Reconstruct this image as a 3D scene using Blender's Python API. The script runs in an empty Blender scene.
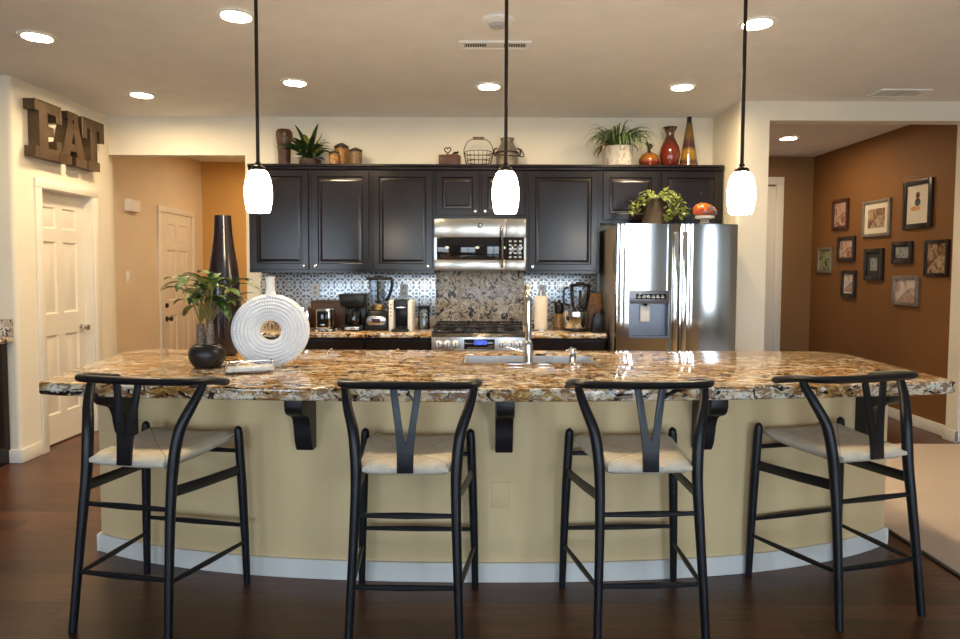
import bpy, bmesh, math, random
from mathutils import Vector, Matrix
PI = math.pi
D = bpy.data
SC = bpy.context.scene
COL = SC.collection
random.seed(7)

# ------------------------------------------------------------------ materials
def nm(name):
    m = D.materials.new(name); m.use_nodes = True
    nt = m.node_tree; p = nt.nodes['Principled BSDF']
    return m, nt, p
def N(nt, t, **kw):
    n = nt.nodes.new(t)
    for k, v in kw.items():
        if k in n.inputs.keys(): n.inputs[k].default_value = v
        else: setattr(n, k, v)
    return n
def coord(nt, scale=(1, 1, 1), rot=(0, 0, 0), kind='Object'):
    tc = nt.nodes.new('ShaderNodeTexCoord'); mp = nt.nodes.new('ShaderNodeMapping')
    mp.inputs['Scale'].default_value = scale; mp.inputs['Rotation'].default_value = rot
    nt.links.new(tc.outputs[kind], mp.inputs['Vector'])
    return mp.outputs['Vector']
def ramp(nt, fac, stops, interp='LINEAR'):
    r = nt.nodes.new('ShaderNodeValToRGB'); r.color_ramp.interpolation = interp
    el = r.color_ramp.elements
    while len(el) < len(stops): el.new(0.5)
    for e, (p, c) in zip(el, stops):
        e.position = p; e.color = (c[0], c[1], c[2], 1)
    nt.links.new(fac, r.inputs['Fac'])
    return r.outputs['Color']
def mixc(nt, fac, a, b, mode='MIX'):
    m = nt.nodes.new('ShaderNodeMix'); m.data_type = 'RGBA'; m.blend_type = mode
    for s, v in ((m.inputs[0], fac), (m.inputs[6], a), (m.inputs[7], b)):
        if hasattr(v, 'links') or hasattr(v, 'is_linked'): nt.links.new(v, s)
        elif isinstance(v, (int, float)): s.default_value = v
        else: s.default_value = (v[0], v[1], v[2], 1)
    return m.outputs[2]
def math_(nt, op, a, b=None):
    m = nt.nodes.new('ShaderNodeMath'); m.operation = op
    for s, v in ((m.inputs[0], a), (m.inputs[1], b)):
        if v is None: continue
        if isinstance(v, (int, float)): s.default_value = v
        else: nt.links.new(v, s)
    return m.outputs[0]
def bump(nt, p, h, strength=.2, dist=.01):
    b = nt.nodes.new('ShaderNodeBump'); b.inputs['Strength'].default_value = strength
    b.inputs['Distance'].default_value = dist
    nt.links.new(h, b.inputs['Height']); nt.links.new(b.outputs['Normal'], p.inputs['Normal'])
def noise(nt, v, scale, detail=3, rough=.5, dist=0):
    n = nt.nodes.new('ShaderNodeTexNoise'); n.inputs['Scale'].default_value = scale
    n.inputs['Detail'].default_value = detail; n.inputs['Roughness'].default_value = rough
    n.inputs['Distortion'].default_value = dist
    nt.links.new(v, n.inputs['Vector']); return n.outputs['Fac']

def M(name, c, rough=.5, metal=0, var=.12, sc=25, bmp=0, spec=None, coat=0, stretch=(1, 1, 1), emit=0):
    """plain surface: colour with a little mottling of its own"""
    m, nt, p = nm(name)
    v = coord(nt, stretch)
    f = noise(nt, v, sc, 4)
    lo = tuple(max(0, x*(1-var)) for x in c); hi = tuple(min(1, x*(1+var)) for x in c)
    nt.links.new(ramp(nt, f, [(.3, lo), (.7, hi)]), p.inputs['Base Color'])
    p.inputs['Roughness'].default_value = rough; p.inputs['Metallic'].default_value = metal
    if spec is not None: p.inputs['Specular IOR Level'].default_value = spec
    if coat: p.inputs['Coat Weight'].default_value = coat; p.inputs['Coat Roughness'].default_value = .08
    if bmp: bump(nt, p, noise(nt, v, sc*2, 4), bmp, .005)
    if emit:
        p.inputs['Emission Color'].default_value = (c[0], c[1], c[2], 1); p.inputs['Emission Strength'].default_value = emit
    return m

def m_granite(name, base, cream, dark, stretch=(1, 1, 1), rough=.07, rust_c=(.20, .085, .025), thr=.41):
    m, nt, p = nm(name)
    v = coord(nt, stretch, (.35, .2, .5))
    n1 = noise(nt, v, 7.5, 6, .65, 1.2)
    c = ramp(nt, n1, [(.30, tuple(x*.55 for x in base)), (.44, base), (.56, cream), (.68, (.78, .74, .66))])
    n2 = noise(nt, v, 34, 5, .7, .6)
    rust = mixc(nt, ramp(nt, n2, [(.48, (0, 0, 0)), (.55, (.85, .85, .85))]), c, rust_c)
    n3 = noise(nt, v, 17, 6, .62, 1.5)
    k = ramp(nt, n3, [(thr, (1, 1, 1)), (thr+.03, (0, 0, 0))])
    c2 = mixc(nt, k, rust, dark)
    n4 = noise(nt, v, 48, 4, .6, .5)
    k2 = ramp(nt, n4, [(.60, (0, 0, 0)), (.65, (1, 1, 1))])
    c3 = mixc(nt, k2, c2, (.82, .79, .73))
    nt.links.new(c3, p.inputs['Base Color'])
    p.inputs['Roughness'].default_value = rough
    p.inputs['Specular IOR Level'].default_value = .6
    return m

def m_floor():
    m, nt, p = nm('dark_wood_planks')
    v = coord(nt, (1, 1, 1))
    b = nt.nodes.new('ShaderNodeTexBrick')
    nt.links.new(v, b.inputs['Vector'])
    b.offset = .37; b.inputs['Scale'].default_value = 1
    b.inputs['Brick Width'].default_value = 1.25; b.inputs['Row Height'].default_value = .125
    b.inputs['Mortar Size'].default_value = .0012; b.inputs['Mortar Smooth'].default_value = .2
    b.inputs['Color1'].default_value = (.130, .050, .022, 1); b.inputs['Color2'].default_value = (.058, .022, .010, 1)
    b.inputs['Mortar'].default_value = (.008, .004, .002, 1)
    v2 = coord(nt, (1.2, 14, 1))
    g = noise(nt, v2, 3, 7, .6, .8)
    c = mixc(nt, .75, b.outputs['Color'], ramp(nt, g, [(.25, (.45, .42, .40)), (.75, (1.5, 1.5, 1.5))]), 'MULTIPLY')
    nt.links.new(c, p.inputs['Base Color'])
    p.inputs['Roughness'].default_value = .30
    bump(nt, p, math_(nt, 'ADD', math_(nt, 'MULTIPLY', g, .35), math_(nt, 'SUBTRACT', 1, b.outputs['Fac'])), .25, .002)
    return m

def m_tin():
    m, nt, p = nm('pressed_tin_tile')
    tc = nt.nodes.new('ShaderNodeTexCoord'); s = nt.nodes.new('ShaderNodeSeparateXYZ')
    nt.links.new(tc.outputs['Object'], s.inputs[0])
    T = .152
    fx = math_(nt, 'FRACT', math_(nt, 'ADD', math_(nt, 'DIVIDE', s.outputs['X'], T), 50.25))
    fz = math_(nt, 'FRACT', math_(nt, 'ADD', math_(nt, 'DIVIDE', s.outputs['Z'], T), 50.2))
    dx = math_(nt, 'ABSOLUTE', math_(nt, 'SUBTRACT', fx, .5)); dz = math_(nt, 'ABSOLUTE', math_(nt, 'SUBTRACT', fz, .5))
    def rad(a, b):
        return math_(nt, 'SQRT', math_(nt, 'ADD', math_(nt, 'POWER', a, 2), math_(nt, 'POWER', b, 2)))
    def line(d, at, w):
        return math_(nt, 'LESS_THAN', math_(nt, 'ABSOLUTE', math_(nt, 'SUBTRACT', d, at)), w)
    cx = math_(nt, 'SUBTRACT', .5, dx); cz = math_(nt, 'SUBTRACT', .5, dz)
    rc = rad(cx, cz); r0 = rad(dx, dz)
    edge = math_(nt, 'MAXIMUM', dx, dz)
    dd = math_(nt, 'ABSOLUTE', math_(nt, 'SUBTRACT', dx, dz))
    parts = [line(rc, .46, .045), line(rc, .26, .035), line(r0, .12, .04), line(edge, .5, .035)]
    petal = math_(nt, 'MULTIPLY', math_(nt, 'LESS_THAN', dd, .055), math_(nt, 'GREATER_THAN', r0, .17))
    parts.append(petal)
    parts.append(math_(nt, 'MULTIPLY', math_(nt, 'LESS_THAN', math_(nt, 'MINIMUM', dx, dz), .03), math_(nt, 'GREATER_THAN', r0, .25)))
    h = parts[0]
    for q in parts[1:]: h = math_(nt, 'MAXIMUM', h, q)
    nz = noise(nt, tc.outputs['Object'], 60, 3)
    c = mixc(nt, h, (.22, .245, .28), (.80, .83, .86))
    nt.links.new(mixc(nt, .4, c, ramp(nt, nz, [(.3, (.7, .7, .7)), (.7, (1.2, 1.2, 1.2))]), 'MULTIPLY'), p.inputs['Base Color'])
    p.inputs['Metallic'].default_value = .75; p.inputs['Roughness'].default_value = .32
    bump(nt, p, h, .6, .004)
    return m

def m_steel(name, c=(.60, .60, .60), rough=.22, axis=(1, 1, 90)):
    m, nt, p = nm(name)
    v = coord(nt, axis)
    f = noise(nt, v, 6, 3)
    nt.links.new(ramp(nt, f, [(.3, tuple(x*.93 for x in c)), (.7, tuple(min(1, x*1.05) for x in c))]), p.inputs['Base Color'])
    p.inputs['Metallic'].default_value = 1; p.inputs['Roughness'].default_value = rough
    return m

def m_weave():
    m, nt, p = nm('woven_paper_cord')
    v = coord(nt, (1, 1, 1))
    s = nt.nodes.new('ShaderNodeSeparateXYZ'); nt.links.new(v, s.inputs[0])
    ax = math_(nt, 'MULTIPLY', math_(nt, 'ABSOLUTE', s.outputs['X']), 1.05); ay = math_(nt, 'ABSOLUTE', s.outputs['Y'])
    side = math_(nt, 'GREATER_THAN', ax, ay)
    wx = math_(nt, 'SINE', math_(nt, 'MULTIPLY', s.outputs['X'], 900)); wy = math_(nt, 'SINE', math_(nt, 'MULTIPLY', s.outputs['Y'], 900))
    mx = nt.nodes.new('ShaderNodeMix'); nt.links.new(side, mx.inputs[0]); nt.links.new(wx, mx.inputs[2]); nt.links.new(wy, mx.inputs[3])
    h = mx.outputs[0]
    n = noise(nt, v, 30, 4)
    seam = math_(nt, 'LESS_THAN', math_(nt, 'ABSOLUTE', math_(nt, 'SUBTRACT', ax, ay)), .003)
    c = mixc(nt, .5, ramp(nt, h, [(0, (.62, .53, .39)), (1, (.84, .75, .60))]), ramp(nt, n, [(.3, (.68, .59, .45)), (.7, (.86, .78, .63))]))
    nt.links.new(mixc(nt, seam, c, (.45, .38, .29)), p.inputs['Base Color'])
    p.inputs['Roughness'].default_value = .8
    bump(nt, p, h, .35, .002)
    return m

def m_glass(name, tint=(.9, .95, 1), frac=.25, rough=.03):
    """thin glass: partly see-through, partly mirror"""
    m, nt, p = nm(name)
    nt.nodes.remove(p)
    out = nt.nodes['Material Output']
    t = N(nt, 'ShaderNodeBsdfTransparent'); t.inputs['Color'].default_value = (*tint, 1)
    g = N(nt, 'ShaderNodeBsdfGlossy'); g.inputs['Roughness'].default_value = rough
    fr = N(nt, 'ShaderNodeFresnel'); fr.inputs['IOR'].default_value = 1.5
    nv = coord(nt); nz = noise(nt, nv, 8, 2)
    f = math_(nt, 'ADD', math_(nt, 'MULTIPLY', fr.outputs[0], .9), math_(nt, 'MULTIPLY', nz, frac*.3))
    mx = N(nt, 'ShaderNodeMixShader')
    nt.links.new(f, mx.inputs[0]); nt.links.new(t.outputs[0], mx.inputs[1]); nt.links.new(g.outputs[0], mx.inputs[2])
    nt.links.new(mx.outputs[0], out.inputs['Surface'])
    return m

def m_patch(name, cols, sc=20, rough=.5, coat=0, stretch=(1, 1, 1), metal=0):
    """irregular patches of several colours"""
    m, nt, p = nm(name)
    v = coord(nt, stretch)
    n = noise(nt, v, sc, 3, .6, .6)
    k = len(cols)
    st = [(.30 + .40*i/max(1, k-1), c) for i, c in enumerate(cols)]
    nt.links.new(ramp(nt, n, st), p.inputs['Base Color'])
    p.inputs['Roughness'].default_value = rough; p.inputs['Coat Weight'].default_value = coat; p.inputs['Metallic'].default_value = metal
    return m

def m_bands(name, stops, z0, z1, rough=.15, coat=.5, wob=.04):
    """glaze bands that follow height on the object"""
    m, nt, p = nm(name)
    tc = nt.nodes.new('ShaderNodeTexCoord'); s = nt.nodes.new('ShaderNodeSeparateXYZ')
    nt.links.new(tc.outputs['Object'], s.inputs[0])
    n = noise(nt, tc.outputs['Object'], 14, 3)
    h = math_(nt, 'DIVIDE', math_(nt, 'SUBTRACT', s.outputs['Z'], z0), z1-z0)
    h = math_(nt, 'ADD', h, math_(nt, 'MULTIPLY', math_(nt, 'SUBTRACT', n, .5), wob*4))
    nt.links.new(ramp(nt, h, stops), p.inputs['Base Color'])
    p.inputs['Roughness'].default_value = rough; p.inputs['Coat Weight'].default_value = coat
    return m

def m_leaf(name, a, b, sc=18, rough=.45):
    m = m_patch(name, [a, b], sc, rough)
    return m

WALL = M('cream_wall_paint', (.78, .72, .60), .75, var=.03, sc=3, bmp=.04)
WHALL = M('beige_hall_paint', (.72, .61, .45), .75, var=.03, sc=3, bmp=.04)
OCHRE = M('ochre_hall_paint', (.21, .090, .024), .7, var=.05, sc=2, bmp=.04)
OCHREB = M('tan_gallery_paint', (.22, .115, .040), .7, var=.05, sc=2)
LITHALL = M('warm_lit_hall_paint', (.66, .38, .11), .7, var=.05, sc=2)  # warm lamp light on a pale hall wall, put into the base colour
ROOMW = M('tan_room_paint', (.42, .36, .27), .75, var=.04, sc=3)
CEIL = M('ceiling_paint', (.83, .82, .80), .85, var=.03, sc=6, bmp=.06)
TRIM = M('white_trim_paint', (.78, .74, .66), .4, var=.02, sc=5)
DOORP = M('white_door_paint', (.76, .71, .62), .38, var=.02, sc=5)
TAN = M('tan_island_paint', (.75, .545, .28), .6, var=.04, sc=2, bmp=.03)
GRAN = m_granite('gold_granite', (.50, .275, .075), (.78, .69, .52), (.018, .012, .010), (.6, 1.15, 1))
GRANB = m_granite('beige_granite', (.50, .38, .24), (.70, .62, .52), (.022, .014, .011), (1.15, 1.15, 1.15), .3, (.40, .32, .24), .435)
FLOOR = m_floor()
CARPET = M('beige_carpet', (.68, .56, .47), .95, var=.12, sc=160, bmp=.5)
ESP = M('espresso_cabinet', (.009, .0058, .0065), .22, var=.25, sc=3, stretch=(6, 6, 1), spec=.42)
BLKW = M('black_stool_lacquer', (.008, .008, .010), .36, var=.25, sc=14, spec=.38)
CORB = M('black_corbel_paint', (.010, .008, .009), .42, var=.2, sc=8)
TIN = m_tin()
STEEL = m_steel('stainless_steel', (.66, .66, .66), .10, (90, 90, 1))
STEELH = m_steel('brushed_steel_horizontal', (.60, .58, .55), .24, (1, 90, 90))
CHROME = m_steel('polished_chrome', (.75, .75, .74), .09, (5, 5, 5))
NICK = m_steel('satin_nickel', (.62, .59, .54), .2, (5, 5, 5))
GREYS = M('grey_fridge_side', (.20, .17, .14), .45, var=.08, sc=40)
BLACK = M('black_plastic', (.009, .009, .010), .3, var=.2, sc=20, spec=.35)
BLACKG = M('black_glass', (.008, .008, .010), .05, var=.2, sc=10)
IRON = M('dark_bronze', (.030, .020, .014), .4, metal=.6, var=.3, sc=30)
WEAVE = m_weave()
GLASS = m_glass('clear_glass')
SMOKE = m_glass('smoked_glass', (.55, .60, .66), .5)
WHITEC = M('white_ceramic', (.80, .80, .78), .35, var=.03, sc=10)
PLAST = M('white_plastic', (.84, .84, .82), .35, var=.03, sc=12)
PAPER = M('paper_towel', (.78, .68, .58), .9, var=.04, sc=60, bmp=.3)
WOODB = m_patch('cutting_board_wood', [(.10, .035, .012), (.40, .19, .06), (.18, .07, .02), (.50, .26, .09)], 22, .4, stretch=(1.6, 1, 1))
WOODD = M('dark_walnut', (.055, .022, .010), .45, var=.4, sc=5, stretch=(1, 1, 8))
MAROON = M('red_brown_wood', (.062, .018, .009), .4, var=.3, sc=6, stretch=(1, 1, 6))
def lamp(name, c, s):
    m, nt, p = nm(name)
    v = coord(nt); n = noise(nt, v, 4, 2)
    col = ramp(nt, n, [(.3, tuple(x*.97 for x in c)), (.7, c)])
    p.inputs['Base Color'].default_value = (.8, .8, .78, 1)
    nt.links.new(col, p.inputs['Emission Color']); p.inputs['Emission Strength'].default_value = s
    return m
CANL = lamp('warm_bulb_glow', (1, .77, .47), 125)
PENL = lamp('lit_opal_glass', (1, .84, .60), 13)

# ------------------------------------------------------------------ mesh helpers
class B:
    def __init__(s): s.bm = bmesh.new()
    def _x(s, vs, mat):
        if mat is not None:
            for v in vs: v.co = mat @ v.co
    def box(s, x0, x1, y0, y1, z0, z1, bev=0, seg=2, mat=None):
        t = bmesh.new() if bev else s.bm
        vs = [t.verts.new(p) for p in ((x0, y0, z0), (x1, y0, z0), (x1, y1, z0), (x0, y1, z0), (x0, y0, z1), (x1, y0, z1), (x1, y1, z1), (x0, y1, z1))]
        for f in ((3, 2, 1, 0), (4, 5, 6, 7), (0, 1, 5, 4), (1, 2, 6, 5), (2, 3, 7, 6), (3, 0, 4, 7)):
            t.faces.new([vs[i] for i in f])
        if bev:
            bmesh.ops.bevel(t, geom=list(t.edges), offset=bev, segments=seg, profile=.5, affect='EDGES')
            s._x(t.verts, mat); s.merge(t)
        else: s._x(vs, mat)
        return s
    def merge(s, t):
        t.verts.index_update(); mp = [s.bm.verts.new(v.co) for v in t.verts]
        for f in t.faces:
            try: s.bm.faces.new([mp[v.index] for v in f.verts])
            except ValueError: pass
        t.free()
    def tube(s, pts, r, n=10, cap=True, sx=1, sy=1, up=None, closed=False):
        pts = [Vector(p) for p in pts]; k = len(pts)
        rs = r if isinstance(r, (list, tuple)) else [r]*k
        rings = []; prev = None
        for i, p in enumerate(pts):
            if closed: d = pts[(i+1) % k]-pts[i-1]
            else: d = pts[min(i+1, k-1)]-pts[max(i-1, 0)]
            d.normalize()
            if prev is None:
                u = Vector(up) if up else (Vector((0, 0, 1)) if abs(d.z) < .9 else Vector((1, 0, 0)))
            else: u = prev
            a = u - d*u.dot(d)
            if a.length < 1e-5: a = d.orthogonal()
            a.normalize(); b_ = d.cross(a); prev = a
            rings.append([s.bm.verts.new(p + a*(math.cos(2*PI*j/n)*rs[i]*sx) + b_*(math.sin(2*PI*j/n)*rs[i]*sy)) for j in range(n)])
        for i in range(k if closed else k-1):
            A, C = rings[i], rings[(i+1) % k]
            for j in range(n): s.bm.faces.new((A[j], A[(j+1) % n], C[(j+1) % n], C[j]))
        if cap and not closed:
            s.bm.faces.new(rings[0][::-1]); s.bm.faces.new(rings[-1])
        return s
    def lathe(s, prof, n=24, c=(0, 0, 0), mat=None, cap=True):
        c = Vector(c); rings = []; allv = []
        for r, z in prof:
            if r < 1e-6: ring = [s.bm.verts.new(c+Vector((0, 0, z)))]
            else: ring = [s.bm.verts.new(c+Vector((r*math.cos(2*PI*j/n), r*math.sin(2*PI*j/n), z))) for j in range(n)]
            rings.append(ring); allv += ring
        for A, C in zip(rings, rings[1:]):
            if len(A) == 1 and len(C) == 1: continue
            for j in range(n):
                q = (j+1) % n
                if len(A) == 1: s.bm.faces.new((A[0], C[q], C[j]))
                elif len(C) == 1: s.bm.faces.new((A[j], A[q], C[0]))
                else: s.bm.faces.new((A[j], A[q], C[q], C[j]))
        if cap:
            if len(rings[0]) > 1: s.bm.faces.new(rings[0][::-1])
            if len(rings[-1]) > 1: s.bm.faces.new(rings[-1])
        s._x(allv, mat)
        return s
    def prism(s, poly, a0, a1, plane='XY', mat=None, bev=0):
        """extrude a closed outline between a0 and a1 along the axis that is left over"""
        t = bmesh.new()
        def P(p, a):
            return {'XY': (p[0], p[1], a), 'XZ': (p[0], a, p[1]), 'YZ': (a, p[0], p[1])}[plane]
        A = [t.verts.new(P(p, a0)) for p in poly]; C = [t.verts.new(P(p, a1)) for p in poly]
        n = len(poly)
        t.faces.new(A[::-1]); t.faces.new(C)
        for i in range(n): t.faces.new((A[i], A[(i+1) % n], C[(i+1) % n], C[i]))
        if bev:
            es = [e for e in t.edges if abs((e.verts[0].co-e.verts[1].co).normalized()[{'XY': 2, 'XZ': 1, 'YZ': 0}[plane]]) < .1]
            bmesh.ops.bevel(t, geom=es, offset=bev, segments=2, profile=.5, affect='EDGES')
        s._x(t.verts, mat); s.merge(t); return s
    def rings(s, x0, x1, z0, z1, steps, mat=None, y=0):
        """nested rectangles in XZ, facing -Y: steps = (inset, depth)"""
        prev = None; allv = []
        for ins, dep in steps:
            q = [s.bm.verts.new(p) for p in ((x0+ins, y+dep, z0+ins), (x1-ins, y+dep, z0+ins), (x1-ins, y+dep, z1-ins), (x0+ins, y+dep, z1-ins))]
            allv += q
            if prev:
                for j in range(4): s.bm.faces.new((prev[j], prev[(j+1) % 4], q[(j+1) % 4], q[j]))
            prev = q
        s.bm.faces.new(prev); s._x(allv, mat); return s
    def ball(s, c, r, n=12, sc=(1, 1, 1)):
        k = n//2; prof = [(r*math.sin(PI*i/k), -r*math.cos(PI*i/k)) for i in range(k+1)]
        prof[0] = (0, -r); prof[-1] = (0, r)
        s.lathe(prof, n, (0, 0, 0), Matrix.Translation(c) @ Matrix.Diagonal((*sc, 1)))
        return s
    def blade(s, base, az, L, w, up, droop, n=6, fold=.15, tip=1.0, prof=None):
        """one leaf: a folded, bending strip"""
        p = Vector(base); el = up; h = Vector((math.cos(az), math.sin(az), 0)); side = Vector((-math.sin(az), math.cos(az), 0))
        rows = []
        for i in range(n+1):
            t = i/n
            ww = w*(prof(t) if prof else math.sin(PI*(.08+.92*t))**.8)*.5
            d = h*math.cos(el)+Vector((0, 0, math.sin(el)))
            nrm = -h*math.sin(el)+Vector((0, 0, math.cos(el)))
            rows.append((s.bm.verts.new(p-side*ww+nrm*ww*fold*2), s.bm.verts.new(p), s.bm.verts.new(p+side*ww+nrm*ww*fold*2)))
            p = p+d*(L/n); el -= droop/n*(.5+t)
        for a, c in zip(rows, rows[1:]):
            s.bm.faces.new((a[0], a[1], c[1], c[0])); s.bm.faces.new((a[1], a[2], c[2], c[1]))
        return s
    def build(s, name, mat, parent=None, loc=(0, 0, 0), rz=0, sharp=35, rot=None):
        bm = s.bm
        bmesh.ops.recalc_face_normals(bm, faces=list(bm.faces))
        for f in bm.faces: f.smooth = True
        for e in bm.edges:
            if len(e.link_faces) == 2 and e.calc_face_angle(0) > math.radians(sharp): e.smooth = False
        me = D.meshes.new(name); bm.to_mesh(me); bm.free()
        me.materials.append(mat)
        o = D.objects.new(name, me); COL.objects.link(o)
        o.location = loc; o.rotation_euler = rot if rot else (0, 0, rz)
        if parent: o.parent = parent
        return o

def tag(o, label, cat, group=None):
    o['label'] = label; o['category'] = cat
    if group: o['group'] = group
    return o
def thing(name, label, cat, loc=(0, 0, 0), rz=0, group=None, rot=None):
    o = D.objects.new(name, None); COL.objects.link(o); o.empty_display_size = .1
    o.location = loc; o.rotation_euler = rot if rot else (0, 0, rz)
    return tag(o, label, cat, group)
def struct(o): o['kind'] = 'structure'; return o
def dup(root, loc, rz=0, label=None, rot=None):
    r = root.copy(); COL.objects.link(r); r.location = loc; r.rotation_euler = rot if rot else (0, 0, rz)
    if label: r['label'] = label
    for ch in list(root.children):
        c = ch.copy(); COL.objects.link(c); c.parent = r
        for g in list(ch.children):
            d = g.copy(); COL.objects.link(d); d.parent = c
    return r
def arc(cx, cy, r, a0, a1, n):
    return [(cx+r*math.cos(math.radians(a0+(a1-a0)*i/n)), cy+r*math.sin(math.radians(a0+(a1-a0)*i/n))) for i in range(n+1)]
def smooth(pts, n=6):
    """Catmull-Rom through the points"""
    P = [Vector(p) for p in pts]; out = []
    for i in range(len(P)-1):
        a, b, c, d = P[max(i-1, 0)], P[i], P[i+1], P[min(i+2, len(P)-1)]
        for k in range(n):
            t = k/n
            out.append(.5*((2*b)+(c-a)*t+(2*a-5*b+4*c-d)*t*t+(3*b-a-3*c+d)*t**3))
    out.append(P[-1]); return out

# ------------------------------------------------------------------ the setting
CZ = 2.75; YB = 5.74; XL = -3.30; YR = 5.17
RX0, RX1, RY0 = -5.4, 5.6, -3.6          # the room behind the camera
struct(B().box(RX0-.3, RX1+.3, RY0-.3, 9.2, -.1, 0).build('floor', FLOOR))
struct(B().box(2.215, RX1, RY0, 5.10, .0005, .014, .006).build('floor_carpet', CARPET))
struct(B().box(2.195, 2.215, RY0, 5.10, .0005, .010).build('trim_10', BLACK))
struct(B().box(RX0-.3, RX1+.3, RY0-.3, 9.2, CZ, CZ+.1).build('ceiling', CEIL))
# left: wall that faces the camera, rounded corner, pantry wall
pl = [(RX0, 4.55), (XL-.03, 4.55)] + arc(XL-.03, 4.58, .03, -90, 0, 5)[1:] + [(XL, 4.83), (XL-.13, 4.83), (XL-.13, 4.73), (RX0, 4.73)]
struct(B().prism(pl, 0, CZ).build('wall_left_front', WALL))
w = B(); w.box(XL-.13, XL, 5.47, YB, 0, CZ); w.box(XL-.13, XL, 4.83, 5.47, 2.005, CZ)
struct(w.build('wall_left', WALL))
w = B(); w.box(-4.6, -4.5, 4.73, YB+.13, 0, CZ); w.box(-4.5, XL-.3, YB+.03, YB+.13, 0, CZ)
struct(w.build('wall_leak_block', WALL))  # unseen wall added behind the pantry door to stop outside light leaking in
# back wall with the hall opening
OX0, OX1, OZ = -3.345, -2.09, 2.41
w = B(); w.box(XL-.3, OX0, YB, YB+.13, 0, CZ); w.box(OX0, OX1, YB, YB+.13, OZ, CZ); w.box(OX1, 2.32, YB, YB+.13, 0, CZ)
struct(w.build('wall_back', WALL))
# right: alcove side, wall with the wide opening
HX0, HX1, HZ = 2.305, 3.90, 2.60
w = B(); w.box(2.06, 2.19, YR+.13, YB, 0, CZ)
w.prism([(2.06, YR+.13), (2.06, YR+.03)]+arc(2.09, YR+.03, .03, 180, 270, 5)[1:]+[(HX0, YR), (HX0, YR+.13)], 0, CZ)
w.box(HX0, HX1, YR, YR+.13, HZ, CZ); w.box(HX1, RX1, YR, YR+.13, 0, CZ)
struct(w.build('wall_right', WALL))
# halls
struct(B().box(-3.66, -3.53, YB+.13, 8.3, 0, CZ).build('wall_hall_left', WHALL))
struct(B().box(-3.66, 2.19, 8.17, 8.3, 0, CZ).build('wall_hall_back', LITHALL))
struct(B().box(-1.5, -1.37, YB+.13, 8.17, 0, CZ).build('wall_hall_inner', LITHALL))
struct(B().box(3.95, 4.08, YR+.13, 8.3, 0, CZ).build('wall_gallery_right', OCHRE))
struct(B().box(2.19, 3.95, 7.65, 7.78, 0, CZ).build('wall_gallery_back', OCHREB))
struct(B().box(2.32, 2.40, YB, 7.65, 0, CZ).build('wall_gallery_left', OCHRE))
# behind the camera: side walls and a window wall
struct(B().box(RX0-.13, RX0, RY0, 4.73, 0, CZ).build('wall_room_left', ROOMW))
struct(B().box(RX1, RX1+.13, RY0, YR+.13, 0, CZ).build('wall_room_right', ROOMW))
WINS = [(-4.6, -3.0, .55, 2.35), (-1.5, .3, .55, 2.35), (1.70, 3.40, .06, 2.64), (4.72, 5.40, .55, 2.35)]
w = B(); xs = RX0
for a, b, c, d in WINS:
    w.box(xs, a, RY0-.15, RY0, 0, CZ); w.box(a, b, RY0-.15, RY0, 0, c); w.box(a, b, RY0-.15, RY0, d, CZ); xs = b
w.box(xs, RX1, RY0-.15, RY0, 0, CZ)
struct(w.build('wall_front', ROOMW))
for i, (a, b, c, d) in enumerate(WINS):
    fr = B()
    for x0, x1, z0, z1 in ((a, a+.05, c, d), (b-.05, b, c, d), (a+.05, b-.05, c, c+.05), (a+.05, b-.05, d-.05, d), ((a+b)/2-.03, (a+b)/2+.03, c+.05, d-.05)):
        fr.box(x0, x1, RY0-.11, RY0-.05, z0, z1)
    f = struct(fr.build('window_%d' % (i+1), TRIM))
    B().box(a+.05, b-.05, RY0-.083, RY0-.077, c+.05, d-.05).build('pane', GLASS, f)

def panel_door(b, w, h, th, mat=None):
    """six raised panels; front faces -Y, x 0..w, z 0..h"""
    st = .105*w/.7; mid = .09*w/.7
    cols = [(st, w/2-mid/2), (w/2+mid/2, w-st)]
    rows = [(.23, .86), (1.03, 1.60), (1.70, h-.115)]
    b.box(0, st, 0, th, 0, h, mat=mat); b.box(w-st, w, 0, th, 0, h, mat=mat); b.box(w/2-mid/2, w/2+mid/2, 0, th, 0, h, mat=mat)
    for a, c in cols:
        z = 0
        for r0, r1 in rows:
            b.box(a, c, 0, th, z, r0, mat=mat); z = r1
            b.rings(a, c, r0, r1, [(0, 0), (.012, .012), (.028, .012), (.052, .003)], mat)
        b.box(a, c, 0, th, z, h, mat=mat)
    return b
def casing(name, w, h, cw, mat, y=0, th=.018):
    """door casing: two sides and a head round a w x h opening"""
    b = B()
    b.box(-cw, 0, y-th, y, 0, h, .004, mat=mat); b.box(w, w+cw, y-th, y, 0, h, .004, mat=mat); b.box(-cw, w+cw, y-th, y, h, h+cw, .004, mat=mat)
    return struct(b.build(name, TRIM))
def knob_b(b, c, d, r=.027, n=14):
    """round door knob with a rose; d = direction out"""
    d = Vector(d); q = Vector((0, 0, 1)).rotation_difference(d).to_matrix().to_4x4()
    b.lathe([(.031, 0), (.031, .006), (.012, .010), (.011, .032), (r*.7, .036), (r, .050), (r*.85, .064), (0, .068)], n, mat=Matrix.Translation(c) @ q)
    return b
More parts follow.
